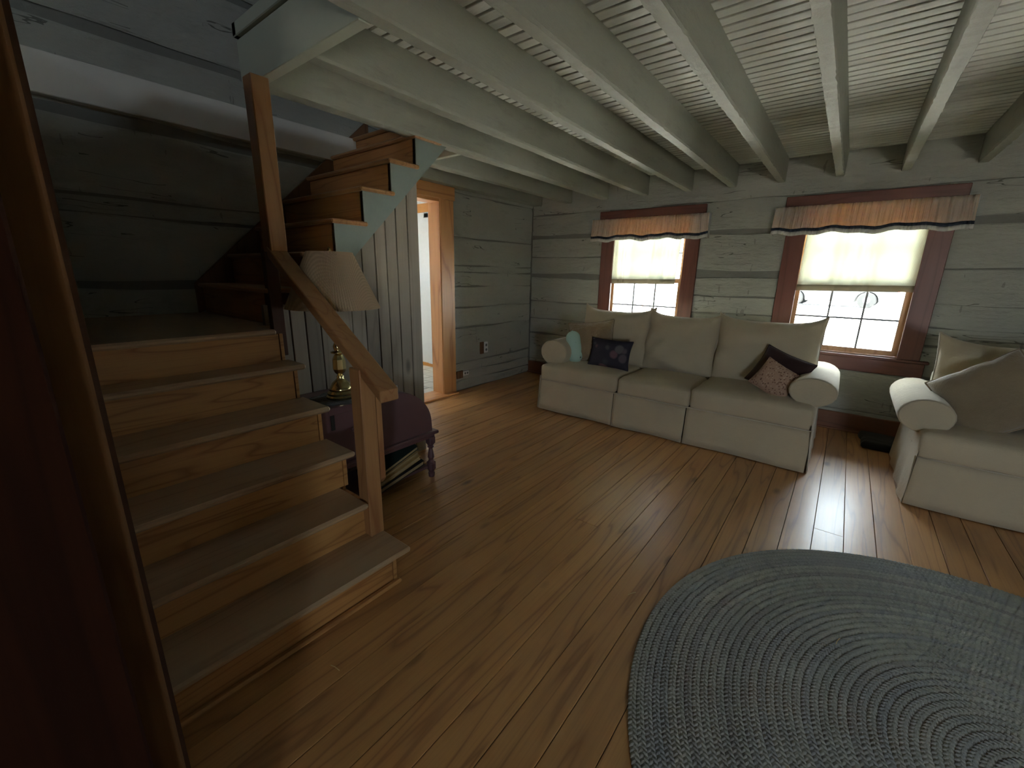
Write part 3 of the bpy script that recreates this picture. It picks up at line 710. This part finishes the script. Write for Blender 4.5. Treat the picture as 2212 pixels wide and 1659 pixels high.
# balustrade
bl = thing('balustrade', 'pine stair handrail with tall upper post and short lower post', 'handrail', (-1.61, 1.01, 0.186))
MB().box(-2.445, -2.36, 1.015, 1.10, 1.49, 2.285, 0.004).build('upper_post', M['post'], bl)
MB().box(-1.655, -1.575, 0.974, 1.045, 0.186, 0.995, 0.004).build('lower_post', M['post'], bl)
MB().prism([(-1.65, 0.50), (-1.65, 0.985), (-1.575, 0.94), (-1.575, 0.46), (-1.60, 0.43)], 1.046, 1.072, 1).build('post_cheek', M['post'], bl)
# sloping rail
rl = MB(); p0 = Vector((-2.40, 1.055, 1.515)); p1 = Vector((-1.435, 1.02, 0.925))
def railbox(p0, p1, w, h):
    vs = []
    for p in (p0, p1):
        for (dy, dz) in ((-w / 2, 0), (w / 2, 0), (w / 2, -h), (-w / 2, -h)): vs.append((p.x, p.y + dy, p.z + dz))
    return vs, [(0, 1, 2, 3), (7, 6, 5, 4), (0, 4, 5, 1), (1, 5, 6, 2), (2, 6, 7, 3), (3, 7, 4, 0)]
rl.add(*railbox(p0, p1, 0.092, 0.052))
MR = wood('rail_pine', (0.40, 0.215, 0.095), (0.33, 0.165, 0.065), (0.24, 0.085, 0.035), axis=0, rough=0.36, coat=0.1, ring=5, tone=0.1)
rl.build('rail', MR, bl, bev=0.006)

# vertical board wall under the upper flight
bw = struct('wall_understair', MB().box(-2.56, -2.545, 1.03, 2.10, 0, 1.18).prism([(1.03, 1.18), (1.28, 1.18), (2.10, 2.0), (2.10, 1.18)], -2.56, -2.545, 0).box(XL, -2.56, 2.075, 2.095, 0, 1.9), M['dark'])
edges = [1.0, 1.068, 1.141, 1.227, 1.319, 1.42, 1.534, 1.634, 1.736, 1.824, 1.913, 2.01, 2.11]
for y0, y1 in zip(edges, edges[1:]):
    def zt(y): return 1.21 if y < 1.28 else 1.195 + (y - 1.275) * 0.99
    MB().prism([(y0 + 0.004, 0), (y0 + 0.004, zt(y0)), (y1 - 0.004, zt(y1 - 0.001)), (y1 - 0.004, 0)], -2.545, XS - 0.012 + R.uniform(-0.001, 0.001), 0).build('board', M['greyboard'], bw, bev=0.002)

# partition at the near side of the stair and the opening's casing close to the camera
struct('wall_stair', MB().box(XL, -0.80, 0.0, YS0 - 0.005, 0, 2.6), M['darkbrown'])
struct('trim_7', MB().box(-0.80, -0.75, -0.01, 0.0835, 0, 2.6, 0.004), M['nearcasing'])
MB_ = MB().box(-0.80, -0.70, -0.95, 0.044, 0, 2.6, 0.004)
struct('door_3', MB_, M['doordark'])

# ------------------------------------------------------------------ rug
rx, ry_, RR = 0.745, 1.56, 1.18
rug = thing('braided_rug', 'large grey braided rug of concentric rings on the plank floor', 'rug', (rx, ry_, 0))
RM = bpy.data.materials.new('braided_wool'); RM.use_nodes = True; t_ = RM.node_tree; b_ = t_.nodes['Principled BSDF']
b_.inputs['Roughness'].default_value = 0.95; b_.inputs['Specular IOR Level'].default_value = 0.15
tc = node(t_, 'ShaderNodeTexCoord'); oi = node(t_, 'ShaderNodeObjectInfo')
cr = ramp(t_, [(0.0, (0.32, 0.33, 0.305)), (0.18, (0.36, 0.365, 0.335)), (0.34, (0.255, 0.27, 0.30)), (0.46, (0.38, 0.385, 0.35)), (0.6, (0.34, 0.325, 0.29)), (0.72, (0.30, 0.315, 0.335)), (0.84, (0.44, 0.43, 0.39)), (0.93, (0.28, 0.27, 0.26))])
t_.links.new(oi.outputs['Random'], cr.inputs[0])
nn = tex_noise(t_, tc.outputs['Object'], 85, 3, 0.8); n3 = tex_noise(t_, tc.outputs['Object'], 2.5, 3)
c_ = mix(t_, math_(t_, 'MULTIPLY', nn, 0.6), cr.outputs[0], (0.34, 0.35, 0.32))
spk = ramp(t_, [(0.60, (0, 0, 0)), (0.70, (1, 1, 1))]); t_.links.new(tex_noise(t_, tc.outputs['Object'], 120, 2, 0.9), spk.inputs[0])
c_ = mix(t_, math_(t_, 'MULTIPLY', spk.outputs[0], 0.3), c_, (0.09, 0.095, 0.10))
c_ = mix(t_, math_(t_, 'MULTIPLY', n3, 0.6), c_, (0.27, 0.285, 0.285)); t_.links.new(c_, b_.inputs['Base Color'])
NR = 46; DR = RR / NR
for k in range(NR):
    r0 = DR * (k + 0.5); mb = MB(); nb = max(5, int(2 * math.pi * r0 / 0.0165)); wd = DR * 0.5
    vs = []; fs = []
    # core strip
    ns = max(12, int(2 * math.pi * r0 / 0.06))
    for i in range(ns):
        a = 2 * math.pi * i / ns
        for (dr_, h) in ((-wd, 0.0045), (-wd * 0.75, 0.007), (0, 0.0075), (wd * 0.75, 0.007), (wd, 0.0045)):
            vs.append(((r0 + dr_) * math.cos(a), (r0 + dr_) * math.sin(a), h))
    for i in range(ns):
        for j in range(4):
            fs.append((i * 5 + j, ((i + 1) % ns) * 5 + j, ((i + 1) % ns) * 5 + j + 1, i * 5 + j + 1))
    mb.add(vs, fs)
    # braid lobes: two staggered herringbone rows
    for i in range(nb):
        for side in (-1, 1):
            a = 2 * math.pi * (i + (0.5 if side > 0 else 0) + R.uniform(-.06, .06)) / nb
            ca, sa = math.cos(a), math.sin(a); er = Vector((ca, sa, 0)); et = Vector((-sa, ca, 0)); c0 = er * (r0 + side * wd * 0.46)
            ax = (er * 0.75 * side + et * 0.8).normalized(); bx = Vector((-ax.y, ax.x, 0))
            la, lb = 0.0118, 0.0054; hz = 0.0108 + R.uniform(-.0008, .0008)
            P = [c0 - ax * la, c0 - ax * la * .35 - bx * lb, c0 + ax * la * .35 - bx * lb, c0 + ax * la, c0 + ax * la * .35 + bx * lb, c0 - ax * la * .35 + bx * lb]
            v6 = [(p.x, p.y, 0.006) for p in P]; T = [c0 - ax * la * .4, c0 + ax * la * .4]
            v6 += [(p.x, p.y, hz) for p in T]
            mb.add(v6, [(0, 1, 6), (1, 2, 7, 6), (2, 3, 7), (3, 4, 7), (4, 5, 6, 7), (5, 0, 6)])
    o = mb.build('braid_ring', RM, rug, smooth=True, local=True)

# ------------------------------------------------------------------ sofas
def piping(t, edge, r=0.006, mat=None):
    MB().tube(edge, r, 6, closed=True).build('piping', mat or M['welt'], t, smooth=True, local=True)
def arm_mesh(xa, xb, y0, y1, zc, rw, rh, outer):
    """rolled arm: scroll along y; outer=-1 for a left arm, +1 for a right arm"""
    xc = (xa + xb) / 2; prof = []
    n = 22
    for i in range(n):
        a = 2 * math.pi * i / n
        x = math.cos(a); z = math.sin(a)
        zz_ = zc + rh * z if z > 0 else zc + max(rh, 0.115) * z
        prof.append((xc + rw * x, zz_))
    mb = MB(); vs = []; ys = [y0, y0 + 0.006, y0 + 0.022, y0 + 0.2, y0 + .4, y1 - .02, y1]; sc = [0.93, 0.98, 1, 1, 1.0, 0.98, 0.8]
    for yy, s in zip(ys, sc):
        for i, (px, pz) in enumerate(prof):
            w = 0.006 * noise.noise(Vector((px * 9, yy * 7, pz * 9)))
            vs.append((xc + (px - xc) * (s + w), yy, zc + (pz - zc) * (s + w)))
    m = n; fs = [(i * m + j, (i + 1) * m + j, (i + 1) * m + (j + 1) % m, i * m + (j + 1) % m) for i in range(len(ys) - 1) for j in range(m)]
    # front cap with a gathered centre
    fs.append(tuple(range((len(ys) - 1) * m, len(ys) * m)))
    mb.add(vs, fs)
    cvs = []; cfs = []
    cx, cz = xc, zc - rh * 0.75
    for rr in (1.0, 0.6, 0.25):
        for i, (px, pz) in enumerate(prof):
            pl = 0.006 * math.sin(i * 2.9) * (1 - rr) * 2
            cvs.append((cx + (xc + (px - xc) * 0.93 - cx) * rr, y0 - 0.012 * (1 - rr) + pl, cz + (zc + (pz - zc) * 0.93 - cz) * rr))
    cvs.append((cx, y0 + 0.004, cz)); c = len(cvs) - 1
    for q in range(2):
        for i in range(m): cfs.append((q * m + i, q * m + (i + 1) % m, (q + 1) * m + (i + 1) % m, (q + 1) * m + i))
    for i in range(m): cfs.append((2 * m + i, 2 * m + (i + 1) % m, c))
    return mb.add(cvs, cfs)

def sofa(name, label, X0, X1, yf, yb, splits, skirt_splits, armL, armR, backs, seedbase, zseat=0.485, wr=0.010):
    t = thing(name, label, 'sofa', ((X0 + X1) / 2, (yf + yb) / 2, 0))
    # inner body and back
    MB().box(X0 + 0.05, X1 - 0.05, yf + 0.05, yb - 0.03, 0.03, 0.335).build('base', M['skirt_in'], t)
    MB().softbox(X0 + 0.10, X1 - 0.10, yb - 0.24, yb, 0.05, 0.78, 0.06, 10, 0, 0.004, seedbase).build('back', M['sofa'], t, smooth=True)
    # arms
    for (xa, xb, zc, rw, rh, outer) in (armL, armR):
        MB_a = arm_mesh(xa, xb, yf + 0.13, yb - 0.02, zc, rw, rh, outer)
        xi = (max(xa + 0.06, X0 + 0.03), min(xb - 0.06, X1 - 0.03))
        # panel under the roll
        MB_a.softbox(min(xi), max(xi), yf + 0.15, yb - 0.03, 0.06, zc, 0.03, 6, 0, 0.003, 3)
        MB_a.build('arm', M['sofa'], t, smooth=True)
    # seat cushions
    for k, (a, c) in enumerate(zip(splits, splits[1:])):
        sag = [0.0, -0.012, 0.006][k % 3]
        MB().softbox(a + 0.004, c - 0.004, yf + 0.0, yb - 0.22, 0.318, zseat + sag, 0.032, 14, 0.022, wr, seedbase + k * 5).build('seat_cushion', M['sofa'], t, smooth=True)
    # skirt panels with kick pleats
    ss = [X0] + skirt_splits + [X1]
    for k, (a, c) in enumerate(zip(ss, ss[1:])):
        def f(u, v, a=a, c=c, k=k):
            x = a + 0.004 + (c - a - 0.008) * u
            fl_ = (1 - v)
            bow = 0.010 * math.sin(u * math.pi * 2 + k) * fl_ + 0.022 * fl_
            return (x, yf + 0.012 - bow + 0.004 * noise.noise(Vector((x * 5, v * 3, k))), 0.006 + 0.325 * v)
        MB().sheet(f, 24, 6, 0.006).build('skirt_panel', M['sofa'], t, smooth=True)
    for (xx, s) in ((X0, -1), (X1, 1)):
        def f(u, v, xx=xx, s=s):
            y = yf - 0.005 + (yb - yf) * u; fl_ = 1 - v
            return (xx + s * (0.022 * fl_ - 0.012) + 0.008 * math.sin(y * 21) * fl_ * s, y, 0.006 + 0.36 * v)
        m_ = MB(); m_.grid(f, 20, 5); m_.grid(lambda u, v, f=f, s=s: tuple(Vector(f(u, v)) - Vector((0.005 * s, 0, 0))), 20, 5); m_.build('skirt_panel', M['sofa'], t, smooth=True)
    # welt line over skirt
    MB().tube([(X0 + 0.01, yf + 0.004, 0.328), ((X0 + X1) / 2, yf + 0.002, 0.326), (X1 - 0.01, yf + 0.004, 0.328)], 0.005, 6).build('welt', M['welt'], t, smooth=True)
    # back cushions
    for k, (cx, cz, w, h, tilt, roll) in enumerate(backs):
        mb = MB().pillow(w * 1.01, h * 1.0, 0.27, 0.06, 22, 0.026, seedbase + k * 7, ear=0.07)
        o = mb.build('back_cushion', M['sofa'], t, smooth=True, local=True)
        o.location = Vector((cx, max(yb - 0.36, 4.2 if yb < 4.55 else 0), cz)) - t.location; o.rotation_euler = (math.radians(tilt), math.radians(roll), 0)
        pp = MB().tube(mb.edge, 0.0055, 6, closed=True).build('piping', M['welt'], o, smooth=True, local=True)
    return t

sofa('sofa', 'long cream slipcovered three-seat sofa under the two windows', -2.44, -0.035, 3.62, 4.66,
     [-2.435, -1.575, -0.91, -0.045], [-1.594, -0.927],
     (-2.53, -2.19, 0.60, 0.165, 0.135, -1), (-0.24, 0.065, 0.59, 0.1525, 0.105, 1),
     [(-1.93, 0.765, 0.80, 0.60, -14, 0), (-1.235, 0.755, 0.70, 0.60, -13, 0.5), (-0.50, 0.765, 0.82, 0.60, -13, -1)], 1)
sofa('loveseat', 'cream slipcovered sofa cut by the right edge of the view', 0.50, 2.20, 3.52, 4.50,
     [0.505, 1.35, 2.19], [1.35],
     (0.385, 0.665, 0.565, 0.14, 0.11, -1), (2.04, 2.34, 0.585, 0.148, 0.135, 1),
     [(0.96, 0.735, 0.80, 0.56, -14, 1.5), (1.76, 0.735, 0.80, 0.56, -13, 0)], 40)

def throw(name, label, cat, loc, w, h, t_, rot, mat, pinch=0.07, pipe=None, seed=0, n=14, wr=0.01, pr=0.005):
    t = thing(name, label, cat, loc, tuple(math.radians(a) for a in rot), 'throw pillows on the sofas')
    mb = MB().pillow(w, h, t_, pinch, n, wr, seed)
    mb.build('cover', mat, t, smooth=True, local=True)
    MB().tube(mb.edge, pr, 6, closed=True).build('piping', pipe or mat, t, smooth=True, local=True)
    return t
throw('throw_pillow', 'tan plush square pillow at the left end of the long sofa', 'pillow', (-2.09, 4.06, 0.715), 0.50, 0.44, 0.17, (-20, -8, 14), M['tanfur'], 0.09, M['khaki'], 3, wr=0.02, pr=0.008)
throw('throw_pillow', 'dark floral pillow with grey and pink flowers standing on the long sofa seat', 'pillow', (-1.80, 3.93, 0.635), 0.43, 0.29, 0.13, (-16, 1, 4), M['floral'], 0.08, M['floral'], 5)
throw('throw_pillow', 'dark brown pillow leaning behind the small speckled pillow by the right arm', 'pillow', (-0.34, 4.03, 0.655), 0.39, 0.34, 0.13, (-26, 17, -16), M['brownpl'], 0.09, None, 8)
throw('throw_pillow', 'small tan pillow with brown speckled print against the right arm of the long sofa', 'pillow', (-0.345, 3.87, 0.62), 0.285, 0.245, 0.10, (-22, 26, -10), M['patt'], 0.06, M['patt'], 11)
throw('throw_pillow', 'large khaki velour pillow slumped over the left arm of the right-hand sofa', 'pillow', (0.83, 3.90, 0.695), 0.47, 0.46, 0.24, (-24, -38, -6), M['khaki'], 0.05, M['khaki'], 15, wr=0.022, pr=0.007)
t = thing('bolster', 'mint green spotted bolster pillow leaning on the left arm of the long sofa', 'pillow', (-2.215, 3.93, 0.655), (math.radians(-8), math.radians(-16), 0))
pr_ = [(0.004, -0.172)] + [(0.076 * math.cos(a), -0.10 + 0.072 * math.sin(a)) for a in [(-80 + 16 * i) * math.pi / 180 for i in range(6)]] + [(0.079, -0.05), (0.080, 0.0), (0.079, 0.05)] + [(0.076 * math.cos(a), 0.10 + 0.072 * math.sin(a)) for a in [(16 * i) * math.pi / 180 for i in range(6)]] + [(0.004, 0.172)]
MB().lathe(pr_, (0, 0, 0), 24).build('cover', M['mint'], t, smooth=True, local=True)
MB().lathe([(0.002, 0), (0.010, 0.001), (0.010, 0.006), (0.002, 0.008)], (0, 0, 0.170), 10).build('button', M['mint'], t, smooth=True, local=True)

# charcoal pad on the floor between the sofas
t = thing('pet_pad', 'low charcoal pad on the floor between the two sofas by the baseboard', 'mat', (0.62, 4.67, 0))
MB().softbox(0.30, 0.92, 4.535, 4.90, 0.0, 0.06, 0.03, 16, 0.0, 0.02, 4).build('pad', M['black'], t, smooth=True)

# ------------------------------------------------------------------ small roll-top side cabinet with lamp
dk = thing('side_cabinet', 'plum-stained side cabinet with rounded end standing against the board wall', 'cabinet', (-2.30, 1.45, 0))
DX0, DX1 = -2.49, -2.10
pf = [(1.045, 0.345), (1.045, 0.675), (1.50, 0.675)]
for i in range(1, 13):
    a = i / 12 * math.pi / 2; pf.append((1.50 + 0.325 * math.sin(a), 0.40 + 0.275 * math.cos(a)))
pf += [(1.83, 0.345)]
MB().prism(pf, DX0, DX1 - 0.022, 0).build('case', M['desk'], dk)
inner = [(1.10, 0.345), (1.10, 0.635), (1.49, 0.66)] + [(1.50 + 0.322 * math.sin(i / 12 * math.pi / 2), 0.40 + 0.272 * math.cos(i / 12 * math.pi / 2)) for i in range(1, 13)] + [(1.825, 0.345)]
MB().prism(inner, DX1 - 0.022, DX1 - 0.004, 0).build('end_panel', M['desk'], dk)
MB().box(DX1 - 0.022, DX1, 1.045, 1.10, 0.345, 0.675).box(DX1 - 0.022, DX1, 1.10, 1.32, 0.635, 0.675, 0.002).build('stile', M['desk'], dk)
MB().box(DX1 - 0.01, DX1 + 0.0015, 1.108, 1.128, 0.55, 0.635).build('slot', M['dark'], dk)
MB().lathe([(0.004, 0), (0.004, 0.008), (0.012, 0.012), (0.013, 0.02), (0.006, 0.026)], (DX1 - 0.004, 1.225, 0.53), 12, 0).build('knob', M['desk'], dk, smooth=True)
MB().box(DX0, DX1 + 0.025, 1.03, 1.862, 0.322, 0.346, 0.006).build('top_ledge', M['desk'], dk)
MB().box(DX0 + 0.02, DX1, 1.05, 1.84, 0.295, 0.322).build('apron', M['desk'], dk)
lp = [(0.020, 0.0), (0.024, 0.03), (0.016, 0.035), (0.028, 0.06), (0.030, 0.10), (0.016, 0.13), (0.024, 0.15), (0.018, 0.19), (0.013, 0.215), (0.024, 0.225), (0.016, 0.235), (0.028, 0.25), (0.028, 0.30)]
for (lx, ly) in ((DX1 - 0.015, 1.815), (DX1 - 0.015, 1.075), (DX0 + 0.035, 1.815), (DX0 + 0.035, 1.075)):
    g = MB().lathe(lp, (lx, ly, 0), 16); g.box(lx - 0.024, lx + 0.024, ly - 0.024, ly + 0.024, 0.055, 0.115, 0.004); g.box(lx - 0.025, lx + 0.025, ly - 0.025, ly + 0.025, 0.25, 0.30, 0.004)
    g.build('leg', M['desk'], dk, smooth=False)
MB().box(DX0 + 0.03, DX1 - 0.02, 1.09, 1.80, 0.065, 0.085, 0.004).build('lower_shelf', M['desk'], dk)
# books and papers leaning on the lower shelf
def book(label, cat, yc, zc, w, th, d, tilt, mcov, mpage, name='book', grp=None):
    t = thing(name, label, cat, (-2.23, yc, zc), (math.radians(tilt), math.radians(13), 0), grp or 'books leaning under the cabinet')
    MB().box(-d / 2, d / 2, -w / 2, w / 2, -th / 2, -th / 2 + 0.003).box(-d / 2, d / 2, -w / 2, w / 2, th / 2 - 0.003, th / 2).box(-d / 2, d / 2, -w / 2, -w / 2 + 0.004, -th / 2, th / 2).build('cover', mcov, t, local=True)
    MB().box(-d / 2 + 0.004, d / 2 - 0.004, -w / 2 + 0.004, w / 2 - 0.006, -th / 2 + 0.003, th / 2 - 0.003).build('pages', mpage, t, local=True)
mg = plain('album_green', (0.02, 0.035, 0.03), 0.4); mt = plain('old_paper', (0.36, 0.28, 0.16), 0.8); mk = plain('black_cover', (0.015, 0.015, 0.018), 0.4); mc = plain('tan_cover', (0.40, 0.28, 0.12), 0.7)
book('black-covered book at the bottom of the leaning pile under the cabinet', 'book', 1.56, 0.125, 0.36, 0.035, 0.26, 14, mk, mt)
book('tan-covered book in the middle of the leaning pile under the cabinet', 'book', 1.55, 0.165, 0.33, 0.03, 0.25, 17, mc, mt)
book('yellowed magazine stack under the green album below the cabinet', 'book', 1.545, 0.197, 0.32, 0.022, 0.24, 19, mc, mt)
book('dark green album topmost of the leaning pile under the cabinet', 'album', 1.53, 0.232, 0.34, 0.028, 0.25, 21, mg, mt)
t = thing('paper_sheet', 'folded white paper standing on the cabinet top beside the handrail end', 'paper', (-2.25, 1.60, 0.665))
MB().prism([(1.55, 0.668), (1.62, 0.664), (1.62, 0.69), (1.56, 0.70)], -2.30, -2.19, 0).build('sheet', M['paper'], t)
t = thing('doily', 'black round cloth doily under the brass lamp', 'cloth', (-2.26, 1.24, 0.676))
def dl(u, v):
    a = u * 2 * math.pi; r = 0.14 * v * (1 + 0.10 * math.cos(a * 8)); return (-2.25 + r * math.cos(a), 1.235 + r * math.sin(a), 0.681 + 0.002 * v * math.sin(a * 5))
m_ = MB(); m_.grid(dl, 48, 5); m_.grid(lambda u, v: tuple(Vector(dl(u, v)) - Vector((0, 0, 0.004))), 48, 5); m_.build('cloth', M['black'], t, smooth=True)

lm = thing('table_lamp', 'brass table lamp with a pleated beige shade on the side cabinet', 'lamp', (-2.24, 1.262, 0.684))
LC = (-2.24, 1.262, 0.684)
MB().lathe([(0.082, 0), (0.084, 0.012), (0.076, 0.02), (0.078, 0.032), (0.066, 0.045)], LC, 28).build('foot', M['brass'], lm, smooth=False)
MB().lathe([(0.066, 0.045), (0.060, 0.06), (0.048, 0.085), (0.028, 0.105), (0.018, 0.115), (0.022, 0.125), (0.014, 0.135)], LC, 24).build('dome', M['brass'], lm, smooth=True)
MB().lathe([(0.014, 0.135), (0.030, 0.150), (0.038, 0.17), (0.036, 0.225), (0.024, 0.25), (0.016, 0.256)], LC, 8).build('faceted_body', M['brass'], lm)
MB().lathe([(0.016, 0.256), (0.040, 0.262), (0.042, 0.268), (0.018, 0.274), (0.024, 0.285), (0.026, 0.30), (0.014, 0.33), (0.010, 0.40), (0.009, 0.50), (0.012, 0.51), (0.012, 0.53), (0.007, 0.535), (0.007, 0.60)], LC, 20).build('stem', M['brass'], lm, smooth=True)
MB().lathe([(0.014, 0.55), (0.016, 0.56), (0.016, 0.60), (0.030, 0.63), (0.030, 0.67), (0.014, 0.70)], LC, 16).build('bulb', M['white'], lm, smooth=True)
MB().tube([(LC[0] + 0.05 * math.sin(a), LC[1], LC[2] + 0.68 - 0.125 * math.cos(a)) for a in [math.pi * 2 * i / 24 for i in range(24)]], 0.002, 6, closed=True).build('harp', M['brass'], lm)
MB().lathe([(0.003, 0.80), (0.011, 0.815), (0.009, 0.83), (0.003, 0.838)], LC, 12).build('finial', M['brass'], lm, smooth=True)
SHM = cloth_sheer('pleated_shade', (0.62, 0.50, 0.36), (0.75, 0.55, 0.35), 0.22)
NP = 110; vs = []; fs = []; zz0, zz1 = LC[2] + 0.515, LC[2] + 0.812
for s_ in (0, 1):
    for j in range(5):
        v = j / 4; rad = 0.243 + (0.115 - 0.243) * v; z = zz0 + (zz1 - zz0) * v
        for k in range(NP * 2):
            a = math.pi * k / NP; r = rad * (1 + (0.022 if k % 2 else -0.022)) - s_ * 0.0015
            vs.append((LC[0] + r * math.cos(a), LC[1] + r * math.sin(a), z))
n_ = NP * 2
for s_ in (0, 1):
    for j in range(4):
        for k in range(n_):
            fs.append((s_ * 5 * n_ + j * n_ + k, s_ * 5 * n_ + j * n_ + (k + 1) % n_, s_ * 5 * n_ + (j + 1) * n_ + (k + 1) % n_, s_ * 5 * n_ + (j + 1) * n_ + k))
MB().add(vs, fs).build('shade', SHM, lm)

# small debris on floor and rug
for (x_, y_, z_, a_, lb) in ((-0.545, 1.62, 0.001, 60, 'short dry straw on the floor beside the rug'), (0.20, 1.88, 0.013, 75, 'short dry straw lying on the braided rug'), (-1.24, 0.58, 0.001, 10, 'tiny wood chip on the floor in front of the stairs')):
    t = thing('straw', lb, 'debris', (x_, y_, z_), (0, 0, math.radians(a_)), 'bits of dry straw')
    MB().tube([(-0.022, 0, 0.002), (0, 0.002, 0.003), (0.022, 0, 0.002)], 0.0014, 5).build('stalk', plain('straw', (0.55, 0.42, 0.2), 0.8), t, local=True)

# ------------------------------------------------------------------ outside
GM = plain('gravel_lot', (0.62, 0.60, 0.55), 0.9)
def gz(y): return -0.45 + max(0, min(1, (y - 5.3) / 17)) * 0.68
g = MB(); g.grid(lambda u, v: (-60 + 120 * u, -40 + 110 * v, gz(-40 + 110 * v)), 4, 60)
go = struct('ground', g, GM)
cr_ = thing('car', 'slate-coloured car parked across the road, seen through the right window', 'car', (-0.45, 25, 0.23), (0, 0, math.radians(-6)))
CM = plain('slate_paint', (0.010, 0.012, 0.014), 0.6); TM = plain('tyre', (0.006, 0.006, 0.006), 0.8); HM = plain('alloy', (0.05, 0.05, 0.055), 0.5)
def arch(cx, r=0.39, n=8): return [(cx + r * math.cos(math.pi * (i / n)), 0.30 + r * math.sin(math.pi * (i / n))) for i in range(n, -1, -1)][::-1]
xr, xf = 1.20, -1.45
prof = [(2.05, 0.32)] + [(xr + 0.39 * math.cos(math.pi * i / 10), 0.30 + 0.39 * math.sin(math.pi * i / 10)) for i in range(11)] + [(xr - 0.42, 0.22), (xf + 0.42, 0.22)] \
    + [(xf + 0.39 * math.cos(math.pi * i / 10), 0.30 + 0.39 * math.sin(math.pi * i / 10)) for i in range(11)] + [(-2.2, 0.26), (-2.35, 0.45), (-2.30, 0.72), (-1.2, 0.93), (1.7, 1.0), (2.12, 0.95), (2.15, 0.5)]
MB().prism(prof, -0.88, 0.88, 1).build('body', CM, cr_, local=True, bev=0.03)
MB().prism([(-1.1, 0.92), (-0.4, 1.42), (1.2, 1.45), (1.8, 1.0)], -0.72, 0.72, 1).build('cabin', plain('car_window', (0.05, 0.06, 0.07), 0.1), cr_, local=True, bev=0.04)
MB().prism([(-0.45, 1.40), (-0.35, 1.47), (1.15, 1.50), (1.25, 1.44)], -0.70, 0.70, 1).build('roof', CM, cr_, local=True, bev=0.02)
for wx in (xr, xf):
    for wy in (-0.80, 0.80):
        w = MB().lathe([(0.20, -0.11), (0.31, -0.11), (0.335, -0.07), (0.335, 0.07), (0.31, 0.11), (0.20, 0.11)], (wx, wy, 0.33), 28, 1).build('wheel', TM, cr_, smooth=False, local=True)
        sgn = -1 if wy < 0 else 1
        MB().lathe([(0.215, 0), (0.20, 0.02 * sgn), (0.06, 0.03 * sgn), (0.04, 0.05 * sgn), (0.001, 0.05 * sgn)], (wx, wy + sgn * 0.085, 0.33), 20, 1).build('hub_cap', HM, w, smooth=False, local=True)
for wy in (-0.6, 0.6): MB().box(2.10, 2.17, wy - 0.2, wy + 0.2, 0.68, 0.84, 0.01).build('tail_light', plain('red_lens', (0.45, 0.04, 0.03), 0.3), cr_, local=True)
